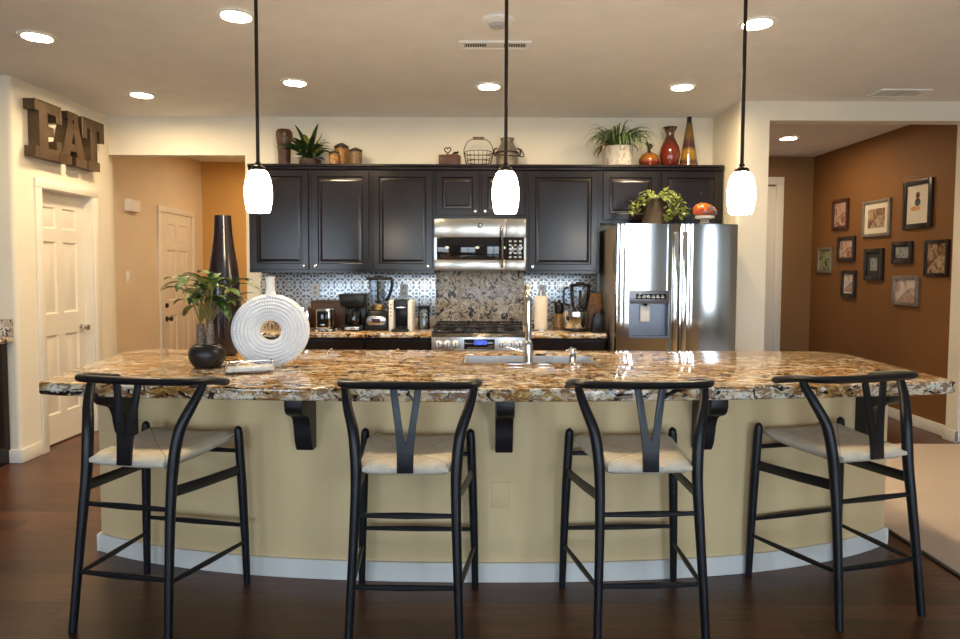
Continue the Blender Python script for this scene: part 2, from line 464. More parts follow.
# pantry door in the left wall: local x runs along -Y... the door faces +X
mL = Matrix.Translation((XL, 4.83, 0)) @ Matrix.Rotation(PI/2, 4, 'Z')
mLd = Matrix.Translation((XL-.075, 4.838, .012)) @ Matrix.Rotation(PI/2, 4, 'Z')
d1 = struct(panel_door(B(), .624, 1.985, .035, mLd).build('door_1', DOORP))
knob_b(B(), (XL-.075, 5.402, .905), (1, 0, 0)).build('door_knob', NICK, d1)
casing('trim_1', .64, 2.005, .068, mL)
jb = B(); jb.box(XL-.13, XL-.001, 4.8305, 4.837, 0, 2.004); jb.box(XL-.13, XL-.001, 5.463, 5.4695, 0, 2.004); jb.box(XL-.13, XL-.001, 4.837, 5.463, 1.998, 2.0045)
struct(jb.build('trim_2', TRIM))
# hall door on the left hall wall
mH = Matrix.Translation((-3.53, 7.09, 0)) @ Matrix.Rotation(PI/2, 4, 'Z')
mHd = Matrix.Translation((-3.515, 7.10, .012)) @ Matrix.Rotation(PI/2, 4, 'Z')
d2 = struct(panel_door(B(), .72, 2.01, .013, mHd).build('door_2', DOORP))
knob_b(B(), (-3.515, 7.165, .84), (1, 0, 0)).build('door_knob', IRON, d2)
B().lathe([(.028, 0), (.028, .012), (.02, .018), (0, .018)], 14, mat=Matrix.Translation((-3.515, 7.165, .99)) @ Matrix.Rotation(PI/2, 4, 'Y')).build('deadbolt', IRON, d2)
casing('trim_3', .74, 2.03, .066, mH, th=.022)
# door at the far end of the picture hall
mG = Matrix.Translation((2.62, 7.65, 0))
d3 = struct(B().box(2.6215, 3.4985, 7.632, 7.648, .01, 2.40).build('door_3', DOORP))
casing('trim_4', .88, 2.42, .09, mG, th=.03)
# baseboards
def bbx(name, x0, x1, y, z=0, s=-1, h=.10):
    b = B(); y0, y1 = (y-.016, y) if s < 0 else (y, y+.016)
    b.box(x0, x1, y0, y1, z+.0006, h, .004); return struct(b.build(name, TRIM))
def bby(name, x, y0, y1, s=1, h=.10, z=0):
    b = B(); x0, x1 = (x, x+.016) if s > 0 else (x-.016, x)
    b.box(x0, x1, y0, y1, z+.0006, h, .004); return struct(b.build(name, TRIM))
bbx('baseboard_left_front', RX0, XL+.016, 4.55)
bby('baseboard_left', XL, 4.55, 4.761); 
bby('baseboard_left_back', XL, 5.54, YB)
bby('baseboard_gallery_right', 3.95, YR+.13, 7.65, -1)
bbx('baseboard_gallery_back', 3.60, 3.95, 7.65)
bby('baseboard_opening_right', HX1, YR-.016, YR+.146, -1)
bbx('baseboard_right', HX1-.016, RX1, YR, .014)
bbx('baseboard_opening_left', 2.06, HX0, YR)
bby('baseboard_hall_left', -3.53, YB+.14, 7.02)
bby('baseboard_hall_far', -3.53, 7.90, 8.17)

# ------------------------------------------------------------------ kitchen island
def base_y(x): return 2.818+.0466*x*x+.0112*x**4
def top_y(x): return 2.596+(x+.2)**2/25
isl = thing('kitchen_island', 'curved tan painted kitchen island with white baseboard and black corbels', 'kitchen island', (0, 3.3, 0))
L = lambda pts: [(x, y-3.3) for x, y in pts]
xs = [-1.878+3.958*i/40 for i in range(41)]
bb = B()
inn = [(x, base_y(x)+.10) for x in xs[1:-1]]
# a shell: front wall, two end walls and a back panel, open above so that the sink can hang in it
front = L([(x, base_y(x)) for x in xs]+[(x, base_y(x)+.11) for x in reversed(xs)])
bb.prism(front, .001, .857)
bb.box(-1.878, -1.80, -.03, .44, .001, .857); bb.box(1.98, 2.08, -.03, .44, .001, .857); bb.box(-1.80, 1.98, .40, .44, .001, .857)
bb.build('body', TAN, isl)
sk = B(); off = .016
sk.prism(L([(x, base_y(x)-off) for x in xs]+[(x, base_y(x)-.0005) for x in reversed(xs)]), .001, .088, bev=.003)
sk.box(-1.894, -1.8785, base_y(-1.878)-3.3-off, .44, .001, .088, .003); sk.box(2.0805, 2.096, base_y(2.08)-3.3-off, .44, .001, .088, .003)
sk.build('baseboard', TRIM, isl)
for cx in (-1.665, -.772, .107, 1.0, 1.875):
    yb = base_y(cx)-3.3; sl = math.atan(.0932*cx+.0448*cx**3)*.6
    prof = [(0, .871), (-.19, .871), (-.195, .845)]+[(-.125-.066*math.cos(a), .805-.055*math.sin(a)+.03) for a in [PI*.1*i/2 for i in range(0, 9)]]
    prof = [(0.006, .856), (-.195, .856), (-.197, .826), (-.190, .803), (-.172, .785), (-.145, .774), (-.115, .768), (-.098, .757), (-.088, .737),
            (-.082, .715), (-.078, .685), (-.070, .640), (-.055, .615), (-.048, .600), (0.006, .600)]
    c = B().prism(prof, -.038, .038, 'YZ', bev=.003)
    hw = B()
    o = c.build('corbel', CORB, isl, (cx, yb, 0), sl)
p = B().box(.055, .135, base_y(.1)-3.3-.006, base_y(.1)-3.3+.001, .335, .455, .003)
p.build('cover_plate', TAN, isl)

ct = B()
SX0, SX1, SY0, SY1 = -.09, .63, 3.34, 3.68
fr = [(-1.90+3.98*i/40, 0) for i in range(41)]
fr = [(x, top_y(x)) for x, _ in fr]
out = arc(-1.83, 2.80, .075, 200, 250, 4)
outline = [(-2.085, 3.70)]+[(-1.915, 2.80), (-1.91, 2.755), (-1.895, 2.73)]+[(x, y) for x, y in fr if -1.87 < x < 2.05]+[(2.085, 2.812), (2.118, 2.83), (2.130, 2.87)]+[(2.16, 3.72), (2.14, 3.79)]+[(2.08, 3.85), (1.98, 3.87), (-1.98, 3.87), (-2.05, 3.85), (-2.08, 3.79)]
# slab with a sink cut-out: front and back halves joined round the hole
def slab(poly, z0, z1, hole):
    t = bmesh.new()
    vs = [t.verts.new((x, y, z1)) for x, y in poly]
    hv = [t.verts.new((x, y, z1)) for x, y in hole]
    es = [t.edges.new((vs[i], vs[(i+1) % len(vs)])) for i in range(len(vs))]+[t.edges.new((hv[i], hv[(i+1) % len(hv)])) for i in range(len(hv))]
    bmesh.ops.triangle_fill(t, use_beauty=True, use_dissolve=False, edges=es)
    ret = bmesh.ops.extrude_face_region(t, geom=list(t.faces))
    for v in ret['geom']:
        if isinstance(v, bmesh.types.BMVert): v.co.z = z0
    bmesh.ops.recalc_face_normals(t, faces=list(t.faces))
    hs = set(id(v) for v in hv)
    rim = [e for e in t.edges if len(e.link_faces) == 2 and e.calc_face_angle(0) > 1.0 and abs(e.verts[0].co.z-e.verts[1].co.z) < 1e-4]
    bmesh.ops.bevel(t, geom=rim, offset=.011, segments=4, profile=.5, affect='EDGES')
    return t
hr = .012
hole = arc(SX1-hr, SY0+hr, hr, -90, 0, 2)+arc(SX1-hr, SY1-hr, hr, 0, 90, 2)+arc(SX0+hr, SY1-hr, hr, 90, 180, 2)+arc(SX0+hr, SY0+hr, hr, 180, 270, 2)
CT = .914
ct.merge(slab(L(outline), 0, CT-.858, L(hole)))
tag(ct.build('granite_worktop', GRAN, None, (0, 3.3, .858)), 'long bowed gold and black granite worktop on the tan island', 'worktop')
# undermount double sink
SNK = m_steel('sink_steel', (.72, .72, .72), .38, (20, 20, 20))
sk = thing('kitchen_sink', 'stainless double bowl sink set into the island worktop', 'sink', (.27, 3.51, .67))
def bowl(x0, x1):
    b = B(); y0, y1 = -.167, .167; zt = .2365
    b.box(x0, x1, y0, y1, 0, .012); b.box(x0, x0+.01, y0, y1, .012, zt); b.box(x1-.01, x1, y0, y1, .012, zt)
    b.box(x0+.01, x1-.01, y0, y0+.01, .012, zt); b.box(x0+.01, x1-.01, y1-.01, y1, .012, zt)
    return b
bowl(-.357, -.006).build('bowl', SNK, sk); bowl(.006, .357).build('bowl', SNK, sk)
B().box(-.006, .006, -.166, .166, .05, .222).build('divider', SNK, sk)
# faucet
fx, fy = .25, 3.285
fc = thing('kitchen_faucet', 'tall gooseneck chrome faucet standing in front of the island sink', 'faucet', (fx, fy, CT+.001))
B().prism(arc(-.10, 0, .026, 90, 270, 8)+arc(.10, 0, .026, -90, 90, 8), 0, .007, bev=.002).build('deck_plate', CHROME, fc)
B().lathe([(.027, .007), (.027, .012), (.024, .02), (.024, .10), (.020, .115), (.015, .125)], 20).build('base', CHROME, fc)
pts = [(0, 0, .12), (0, 0, .20), (0, 0, .31)]+[(0, .075-.075*math.cos(a), .325+.075*math.sin(a)) for a in [PI*i/12 for i in range(0, 13)]]+[(0, .15, .26)]
B().tube(pts, [.0165]*3+[.0155]*13+[.0165], 16).build('spout', CHROME, fc)
B().tube([(0, .15, .262), (0, .15, .245), (0, .15, .17), (0, .15, .155)], [.0165, .020, .022, .019], 16).build('spray_head', CHROME, fc)
B().tube([(-.020, 0, .07), (-.055, 0, .072), (-.062, 0, .075)], [.012, .013, .010], 12).tube([(-.055, 0, .072), (-.10, -.01, .088), (-.13, -.012, .092)], [.008, .007, .006], 10).build('handle', CHROME, fc)
# soap dispenser
sd = thing('soap_dispenser', 'short chrome soap dispenser beside the sink, right of the faucet', 'soap dispenser', (.478, 3.285, CT+.001))
B().lathe([(.026, 0), (.026, .004), (.019, .010), (.019, .055), (.016, .06)], 18).build('base', CHROME, sd)
B().lathe([(.012, .06), (.012, .068), (.020, .070), (.020, .080), (.015, .084)], 18).tube([(0, 0, .078), (0, .045, .080), (0, .06, .072)], [.007, .006, .005], 8).build('pump_head', CHROME, sd)

# ------------------------------------------------------------------ bar stools
def make_stool(label, loc, rz):
    t = thing('bar_stool', label, 'bar stool', loc, rz, 'black wishbone bar stools along the island')
    for s in (-1, 1):
        b = B(); b.tube([(s*.250, .235, .001), (s*.246, .232, .20), (s*.238, .227, .45), (s*.229, .220, .68), (s*.2275, .219, .704), (s*.227, .2188, .714)],
                        [.0145, .017, .0195, .019, .016, .006], 14)
        b.build('front_leg', BLKW, t)
        pts = smooth([(s*.206, -.237, .001), (s*.198, -.215, .22), (s*.190, -.190, .45), (s*.187, -.170, .60), (s*.191, -.157, .70), (s*.203, -.138, .79), (s*.230, -.104, .87), (s*.247, -.070, .93), (s*.252, -.056, .965)], 4)
        k = len(pts)-1
        rs = [.0150+.0065*min(1, (i/k)/.45) if i/k < .62 else .0215-.007*((i/k)-.62)/.38 for i in range(k+1)]
        B().tube(pts, rs, 14).build('back_leg', BLKW, t)
        # flat upper side stretcher and thin lower one
        B().tube([(s*.189, -.178, .552), (s*.212, .0, .537), (s*.234, .215, .522)], .0115, 8, sx=1.9, sy=.75, up=(0, 0, 1)).build('side_rail', BLKW, t)
        B().tube([(s*.198, -.213, .218), (s*.221, 0, .206), (s*.245, .228, .194)], [.008, .0115, .008], 10).build('side_stretcher', BLKW, t)
    half = [(.254, .100, .930), (.261, .05, .941), (.263, -.02, .956), (.257, -.09, .967), (.234, -.138, .970), (.185, -.157, .971), (.10, -.165, .971)]
    top = smooth([(-x, y, z) for x, y, z in half]+[(0, -.167, .971)]+half[::-1], 5)
    k = len(top)-1
    B().tube(top, [.0165*(.35 if i in (0, k) else (.85 if i in (1, k-1) else 1)) for i in range(k+1)], 12, sx=.95, sy=1.15).build('top_rail', BLKW, t)
    # Y-shaped splat: outline in XZ, leaning from the seat rail to the top rail
    q = [(-.030, .650), (.030, .650), (.031, .73), (.037, .80), (.048, .88), (.060, .964), (.034, .964), (.022, .88), (.010, .80), (.004, .762), (-.004, .762), (-.010, .80), (-.022, .88), (-.034, .964), (-.060, .964), (-.048, .88), (-.037, .80), (-.031, .73)]
    b = B().prism(q, -.006, .006, 'XZ', bev=.002)
    for v in b.bm.verts: v.co.y += -.193+.028*(v.co.z-.65)/.32
    b.build('back_splat', BLKW, t)
    B().tube([(-.190, -.186, .488), (0, -.188, .488), (.190, -.186, .488)], [.0085, .0125, .0085], 10).build('back_rung', BLKW, t)
    B().tube([(-.198, -.213, .228), (0, -.215, .228), (.198, -.213, .228)], [.0085, .012, .0085], 10).build('back_rung', BLKW, t)
    B().tube([(-.243, .230, .268), (0, .231, .268), (.243, .230, .268)], [.0085, .0125, .0085], 10).build('front_rung', BLKW, t)
    B().tube([(-.232, .222, .603), (0, .222, .603), (.232, .222, .603)], [.009, .013, .009], 10).build('front_rung', BLKW, t)
    # woven seat: a rolled-edge sheet that dips in the middle and rises to the front corners
    b = B(); n = 16; Tv = []; Bv = []
    for j in range(n+1):
        v = j/n; y = -.186+.419*v; rowT = []; rowB = []
        hw = .172+.045*v if .12 < v < .9 else .160+.045*v
        for i in range(n+1):
            u = -1+2*i/n; x = u*hw
            ed = max(abs(u), abs(2*v-1))
            roll = .019*max(0, (ed-.80)/.20)**2.2
            z = .685+.008*v-.016*(1-u*u)*math.sin(PI*v)+.022*max(0, v-.45)**1.5*abs(u)**3
            rowT.append(b.bm.verts.new((x, y, z-roll))); rowB.append(b.bm.verts.new((x, y, z-.052+roll)))
        Tv.append(rowT); Bv.append(rowB)
    for j in range(n):
        for i in range(n):
            b.bm.faces.new((Tv[j][i], Tv[j][i+1], Tv[j+1][i+1], Tv[j+1][i])); b.bm.faces.new((Bv[j][i], Bv[j+1][i], Bv[j+1][i+1], Bv[j][i+1]))
    for i in range(n):
        for rT, rB in ((Tv[0], Bv[0]), (Tv[n], Bv[n])): b.bm.faces.new((rT[i], rT[i+1], rB[i+1], rB[i]))
        for c in (0, n): b.bm.faces.new((Tv[i][c], Tv[i+1][c], Bv[i+1][c], Bv[i][c]))
    b.build('seat', WEAVE, t, sharp=60)
    return t
st = make_stool('black wishbone bar stool with cord seat, nearest the pantry door', (-1.322, 2.60, 0), math.radians(-10.5))
dup(st, (-.271, 2.52, 0), math.radians(-1), 'black wishbone bar stool with cord seat, left one of the middle pair')
dup(st, (.630, 2.545, 0), math.radians(3), 'black wishbone bar stool with cord seat, right one of the middle pair')
dup(st, (1.542, 2.715, 0), math.radians(15.5), 'black wishbone bar stool with cord seat, beside the beige carpet')

# ------------------------------------------------------------------ things on the island
tv = B().lathe([(.058, 0), (.068, .004), (.080, .08), (.089, .18), (.092, .29), (.087, .40), (.075, .51), (.061, .60), (.051, .68), (.046, .75), (.045, .785), (.039, .785), (.040, .75), (.044, .68), (0, .65)], 36)
tag(tv.build('tall_vase', M('dark_plum_lacquer', (.018, .008, .009), .22, var=.5, sc=3, stretch=(3, 3, 1), coat=.3), None, (-1.45, 3.62, CT+.001)), 'tall slender dark brown bottle shaped vase behind the potted plant', 'vase')
# round white vase with a hole
dv = thing('ring_vase', 'round white ribbed vase with a hole through the middle', 'vase', (-1.045, 3.19, CT+.001), math.radians(11))
WR = None
m, nt, p = nm('white_ribbed_ceramic')
tc = nt.nodes.new('ShaderNodeTexCoord'); sp = nt.nodes.new('ShaderNodeSeparateXYZ'); nt.links.new(tc.outputs['Object'], sp.inputs[0])
an = math_(nt, 'ARCTAN2', sp.outputs['X'], math_(nt, 'SUBTRACT', sp.outputs['Z'], .196))
hh = math_(nt, 'SINE', math_(nt, 'MULTIPLY', an, 76))
nt.links.new(ramp(nt, noise(nt, tc.outputs['Object'], 20, 3), [(.3, (.88, .89, .91)), (.7, (.93, .94, .95))]), p.inputs['Base Color']); p.inputs['Roughness'].default_value = .4
bump(nt, p, hh, .35, .003)
RIB = m
b = B()
R0, R1, K = .060, .192, 7
def thick(r): t = (r-.054)/(.196-.054); return .026+.012*math.sin(PI*min(1, max(0, t)))
front = []
for i in range(K*6+1):
    r = R0+(R1-R0)*i/(K*6); front.append((r, thick(r)+-.007*(1-abs(math.sin(PI*i/6)))))
prof = [(.054, .020)]+front+[(.196, .018), (.197, 0), (.196, -.018)]+[(r, -z) for r, z in reversed(front)]+[(.054, -.020)]
n = 88; rings = []
for r, z in prof:
    rings.append([b.bm.verts.new((r*math.cos(2*PI*j/n), -z, .196+r*math.sin(2*PI*j/n))) for j in range(n)])
for i in range(len(rings)):
    A, C = rings[i], rings[(i+1) % len(rings)]
    for j in range(n): b.bm.faces.new((A[j], A[(j+1) % n], C[(j+1) % n], C[j]))
b.build('body', RIB, dv, sharp=50)
B().lathe([(.033, .384), (.026, .395), (.0225, .42), (.0225, .475), (.0255, .488), (.021, .488), (.019, .47), (0, .45)], 24).build('neck', WHITEC, dv)
B().box(-.05, .05, -.028, .028, 0, .010, .003).build('foot', WHITEC, dv)
dv.scale = (.955, 1, .92)
# potted plant on the island
pp = thing('potted_plant', 'potted leafy plant with patterned trunks in a dark round bowl on the island', 'potted plant', (-1.355, 3.165, CT+.001))
B().lathe([(.050, 0), (.066, .006), (.083, .035), (.088, .062), (.082, .092), (.066, .110), (.058, .113), (.054, .108), (.06, .098), (0, .096)], 30).build('pot', M('dark_pot_glaze', (.020, .016, .014), .35, var=.4, sc=12), pp)
B().lathe([(.059, .0985), (.05, .104), (.02, .107), (0, .107)], 20).build('soil', M('potting_soil', (.03, .018, .01), .95, var=.5, sc=80, bmp=.5), pp)
TRK = m_patch('patterned_trunk', [(.05, .03, .02), (.34, .27, .20), (.10, .06, .04), (.45, .38, .30)], 55, .6)
LEAF1 = m_leaf('green_leaf', (.025, .075, .015), (.10, .17, .035)); LEAFY = m_leaf('yellowing_leaf', (.16, .20, .04), (.42, .36, .08))
STEM = M('leaf_stalk', (.22, .19, .06), .5, sc=30)
tops = []
for i, (dx, dy) in enumerate(((-.022, -.012), (.020, -.018), (.004, .022))):
    h = (.215, .23, .205)[i]
    B().tube([(dx, dy, .10), (dx*1.1, dy, .15), (dx*1.15, dy*1.1, h)], [.019, .021, .017], 12).build('trunk', TRK, pp)
    tops.append((dx*1.15, dy*1.1, h))
random.seed(11)
stalk = B(); lf = B(); ly = B()
for i in range(30):
    b0 = tops[i % 3]; az = i*2.399+random.uniform(-.2, .2); ln = random.uniform(.10, .235); e = random.uniform(.95, 1.5)
    p1 = Vector(b0)+Vector((math.cos(az)*math.cos(e)*ln, math.sin(az)*math.cos(e)*ln, math.sin(e)*ln))
    stalk.tube([b0, (Vector(b0)+p1)/2+Vector((0, 0, .01)), p1], [.0035, .0028, .002], 5)
    for k in range(2):
        tgt = ly if random.random() < .16 else lf
        tgt.blade(p1, az+random.uniform(-.7, .7), random.uniform(.11, .18), random.uniform(.040, .055), random.uniform(-.1, .7), random.uniform(.9, 1.8), 7, .12)
stalk.build('stalks', STEM, pp); lf.build('leaves', LEAF1, pp, sharp=80); ly.build('yellow_leaves', LEAFY, pp, sharp=80)
# white tile tray with wire loops
nt_ = thing('napkin_holder', 'flat white napkin holder with wire loops in front of the ring vase', 'napkin holder', (-1.08, 2.985, CT+.001), math.radians(24))
B().box(-.105, .105, -.045, .045, .012, .030, .004).build('tray', WHITEC, nt_)
wr = B()
for sx in (-1, 1):
    for y in (-.03, .03):
        wr.ball((sx*.085, y, .007), .007, 8)
    wr.tube(smooth([(sx*.10, -.045, .028), (sx*.103, -.05, .05), (sx*.09, -.03, .058), (sx*.09, .03, .058), (sx*.103, .05, .05), (sx*.10, .045, .028)], 4), .0022, 6)
wr.tube(smooth([(-.06, -.048, .012), (-.06, -.05, .045), (-.03, -.05, .058), (0, -.05, .045), (.0, -.048, .012)], 4), .0022, 6)
wr.tube([(-.088, -.03, .058), (.088, -.03, .058)], .002, 6)
wr.build('wire_loops', NICK, nt_)

# ------------------------------------------------------------------ cabinets
UZ0, UZ1, UY = 1.372, 2.262, 5.445
def knob(b, x, y, z, r=.014):
    b.lathe([(.006, 0), (.006, .012), (r, .017), (r, .024), (r*.6, .029), (0, .030)], 12, mat=Matrix.Translation((x, y, z)) @ Matrix.Rotation(PI/2, 4, 'X'))
    return b
def add_door(par, x0, x1, z0, z1, y, kx=None, kz=None, name='door', ins=.055):
    b = B()
    b.rings(x0, x1, z0, z1, [(0, .020), (0, .003), (.003, 0), (ins-.004, 0), (ins, .005), (ins+.003, .011), (ins+.014, .011), (ins+.034, .003), (ins+.034, .0025)], y=y-.020)
    d = b.build(name, ESP, par, sharp=25)
    if kx is not None: knob(B(), kx, y-.020, kz).build('knob', CHROME, d)
    return d
def upper(name, label, x0, x1, z0, z1, doors, y=UY):
    """cabinet box with face frame; doors = (x0, x1, knob x or None)"""
    t = thing(name, label, 'cabinet', ((x0+x1)/2, YB-.001, z0), 0, 'dark upper cabinets on the back wall'); cx = (x0+x1)/2
    yl = y-YB; 
    B().box(x0-cx+.0008, x1-cx-.0008, yl, 0, 0, z1-z0).build('body', ESP, t)
    for a, b, k in doors: add_door(t, a-cx, b-cx, .025, z1-z0-.03, yl, None if k is None else k-cx, .058)
    crown = B().prism([(yl-.001, z1-z0-.025), (yl-.014, z1-z0-.018), (yl-.018, z1-z0-.002), (yl-.030, z1-z0+.006), (yl-.030, z1-z0+.023), (0, z1-z0+.023), (0, z1-z0+.0005), (yl-.001, z1-z0+.0005)], x0-cx+.0008, x1-cx-.0008, 'YZ')
    crown.build('crown_moulding', ESP, t)
    return t
upper('wall_cabinet', 'wide dark double door wall cabinet nearest the hall opening', -1.957, -.922, UZ0, UZ1, [(-1.94, -1.452, -1.485), (-1.422, -.940, -1.392)])
upper('wall_cabinet', 'dark single door wall cabinet left of the microwave', -.922, -.388, UZ0, UZ1, [(-.905, -.405, -.437)])
upper('wall_cabinet', 'short dark double door cabinet above the microwave', -.388, .388, 1.835, UZ1, [(-.372, -.010, -.042), (.010, .372, .042)])
upper('wall_cabinet', 'dark single door wall cabinet between microwave and refrigerator', .388, 1.012, UZ0, UZ1, [(.412, .990, .442)])
upper('wall_cabinet', 'short dark double door cabinet above the refrigerator', 1.012, 2.045, 1.80, UZ1, [(1.035, 1.495, None), (1.525, 2.025, None)])
BZ = .852; BY = 5.155
def lower(label, x0, x1):
    t = thing('base_cabinet', label, 'cabinet', ((x0+x1)/2, YB-.001, 0), 0, 'dark base cabinets along the back wall'); h = (x1-x0)/2; yl = BY-YB
    B().box(-h+.0008, h-.0008, yl, 0, .10, BZ-.001).build('body', ESP, t)
    B().box(-h+.0008, h-.0008, yl+.07, -.001, .001, .0995).build('plinth', ESP, t)
    b = B(); b.rings(-h+.012, h-.012, .67, .828, [(0, .020), (0, .003), (.003, 0), (.010, 0)], y=yl-.020)
    d = b.build('drawer', ESP, t); knob(B(), 0, yl-.020, .755).build('knob', CHROME, d)
    add_door(t, -h+.012, h-.012, .12, .655, yl, h-.045, .62)
    return t
lower('dark base cabinet nearest the hall, its counter behind the white ring vase', -1.957, -1.46)
lower('dark base cabinet under the coffee maker and toaster', -1.459, -.925)
lower('dark base cabinet immediately left of the range', -.924, -.390)
lower('dark base cabinet between range and refrigerator', .390, 1.015)
KZ = .892
def counter(x0, x1, label):
    b = B().box(x0, x1, 5.115-YB, -.020, 0, KZ-BZ, .010, 3)
    tag(b.build('granite_counter', GRAN, None, (0, YB, BZ)), label, 'countertop')
    s = B().box(x0, x1, -.0195, -.0005, 0, .135, .003)
    return s
s1 = counter(-1.975, -.389, 'gold granite countertop holding the coffee maker, left of the range')
tag(s1.build('backsplash_strip', GRANB, None, (0, YB, BZ+.001)), 'low granite upstand behind the coffee maker', 'backsplash')
s2 = counter(.389, 1.025, 'gold granite countertop holding the paper towels, right of the range')
tag(s2.build('backsplash_strip', GRANB, None, (0, YB, BZ+.001)), 'low granite upstand behind the paper towels', 'backsplash')
for x0, x1, lb in ((-1.965, -.3945, 'silver pressed tin tile backsplash behind the small appliances left of the range'), (.3945, 1.045, 'silver pressed tin tile backsplash behind the paper towels')):
    b = B().box(x0, x1, -.010, -.0006, 0, UZ0-.001-.989, .001)
    tag(b.build('tin_backsplash', TIN, None, (0, YB, .989)), lb, 'backsplash')
b = B().box(-.394, .394, -.024, -.0006, 0, .497, .003)
tag(b.build('granite_backsplash', GRANB, None, (0, YB, .893)), 'tall mottled granite slab on the wall behind the range', 'backsplash')
# far left counter
lc = thing('base_cabinet', 'dark cabinet at the far left edge, beside the pantry wall', 'cabinet', (-4.1, 4.533, 0))
B().box(-.75, .735, -.60, -.001, .10, .872).build('body', ESP, lc)
B().box(-.75, .725, -.53, -.001, .001, .0995).build('plinth', ESP, lc)
for i in range(3): add_door(lc, -.74+.49*i, -.26+.49*i, .12, .855, -.60, -.30+.49*i, .80)
b = B().box(-.78, .775, -.64, -.001, 0, .040, .012, 3)
tag(b.build('granite_counter', GRANB, None, (-4.1, 4.549, .873)), 'granite countertop at the far left edge', 'countertop')
b = B().box(-.78, .775, -.021, -.001, 0, .125, .003)
tag(b.build('backsplash_strip', GRANB, None, (-4.1, 4.549, .914)), 'granite upstand on the far left countertop', 'backsplash')

# ------------------------------------------------------------------ appliances
DISP = M('blue_display', (.05, .10, .55), .1, var=.5, sc=40, emit=.35)
# microwave
MWS = m_steel('dark_brushed_steel', (.40, .385, .36), .26, (1, 90, 90))
mw = thing('microwave', 'stainless over the range microwave under the short cabinet', 'microwave', (0, YB-.001, 1.396)); yl = 5.36-YB
B().box(-.383, .383, yl+.03, 0, 0, .432, .003).build('body', GREYS, mw)
fr = B(); H = .432
fr.box(-.383, .215, yl, yl+.029, .275, H, .004); fr.box(-.383, .215, yl, yl+.029, 0, .09, .004)
fr.box(-.383, -.362, yl, yl+.029, .0905, .2745); 
fr.build('door', MWS, mw)
B().box(-.361, .214, yl+.002, yl+.028, .0905, .2745, .004).build('window', BLACKG, mw)
cp = B(); cp.box(.217, .383, yl, yl+.029, .275, H, .004); cp.box(.217, .383, yl, yl+.029, 0, .09, .004); cp.box(.366, .383, yl, yl+.029, .0905, .2745)
cp.build('control_frame', MWS, mw)
kp = B().box(.218, .365, yl+.002, yl+.028, .0905, .2745, .002).build('keypad', BLACKG, mw)
kb = B()
for i in range(3):
    for j in range(5): kb.box(.24+.042*i, .262+.042*i, yl+.0005, yl+.0021, .105+.033*j, .120+.033*j)
kb.build('buttons', M('grey_key_print', (.35, .38, .42), .4), kp)
hd = B().tube(smooth([(.182, yl, .035), (.182, yl-.035, .045), (.182, yl-.045, .17), (.182, yl-.035, .345), (.182, yl, .355)], 6), .010, 10)
hd.build('handle', CHROME, mw)
B().lathe([(.022, 0), (.022, .003), (.018, .004), (0, .004)], 20, mat=Matrix.Translation((.0, yl, .375)) @ Matrix.Rotation(PI/2, 4, 'X')).build('badge', BLACK, mw)
bd = B().tube([(.013*math.cos(a), yl-.0045, .375+.013*math.sin(a)) for a in [2*PI*i/20 for i in range(20)]], .0014, 6, closed=True)
bd.tube([(-.008+.004*math.cos(a), yl-.0045, .375+.005*math.sin(a)) for a in [PI*.3+1.6*PI*i/8 for i in range(9)]]+[(-.004, yl-.0045, .374), (-.006, yl-.0045, .374)], .001, 6)
bd.tube([(.007, yl-.0045, .381), (.003, yl-.0045, .381), (.003, yl-.0045, .3755), (.006, yl-.0045, .3755), (.003, yl-.0045, .3755), (.003, yl-.0045, .370), (.007, yl-.0045, .370)], .001, 6)
bd.build('badge_ring', CHROME, mw)
# range
KNB = m_steel('satin_knob', (.78, .78, .78), .38, (5, 5, 5))
rg = thing('gas_range', 'stainless slide in gas range with black grates and blue display', 'stove', (0, YB-.026, 0)); yf = 5.09-YB+.026
B().box(-.378, .378, yf+.03, 0, .08, .885, .003).build('body', STEELH, rg)
B().box(-.36, .36, yf+.09, -.001, .001, .0795).build('plinth', BLACK, rg)
B().prism([(yf+.029, .745), (yf-.030, .750), (yf-.022, .865), (yf+.029, .893)], -.386, .386, 'YZ', bev=.004).build('control_panel', STEELH, rg)
od = B().box(-.375, .375, yf-.012, yf+.0295, .22, .735, .006).build('oven_door', STEELH, rg)
B().box(-.28, .28, yf-.014, yf-.0125, .30, .60, .0005).build('oven_window', BLACKG, od)
B().tube([(-.30, yf-.012, .69), (-.30, yf-.055, .69), (.30, yf-.055, .69), (.30, yf-.012, .69)], .011, 10).build('oven_handle', CHROME, od)
B().box(-.375, .375, yf-.010, yf+.0295, .09, .21, .006).build('lower_drawer', STEELH, rg)
B().box(-.386, .386, yf+.03, -.001, .8935, .906, .004).build('cooktop', BLACKG, rg)
tm = Matrix.Translation((0, yf-.0265, .808)) @ Matrix.Rotation(math.radians(-4), 4, 'X')
ds = B().box(-.125, .118, -.006, .003, -.038, .042, .002, mat=tm).build('display_panel', BLACKG, rg)
B().box(-.045, .055, -.0075, -.0062, -.002, .034, mat=tm).build('screen', DISP, ds)
tk = B()
for i in range(7): tk.box(-.115+.009*i, -.109+.009*i, -.0072, -.0062, .005, .009, mat=tm); tk.box(.062+.008*i, .067+.008*i, -.0072, -.0062, -.012, -.008, mat=tm)
for i in range(12): tk.box(-.10+.017*i, -.09+.017*i, -.0072, -.0062, -.028, -.024, mat=tm)
tk.build('key_marks', M('white_key_print', (.5, .5, .5), .5), ds)
for x in (-.325, -.258, -.191, .180, .247, .314):
    k = B().lathe([(.030, 0), (.030, .004), (.024, .008), (.022, .028), (.019, .031), (0, .031)], 18, mat=tm @ Matrix.Translation((x, 0, .002)) @ Matrix.Rotation(PI/2, 4, 'X'))
    kk = k.build('knob', KNB, rg)
    B().box(x-.004, x+.004, -.036, -.0311, -.016, .018, .001, mat=tm).build('pointer', BLACK, kk)
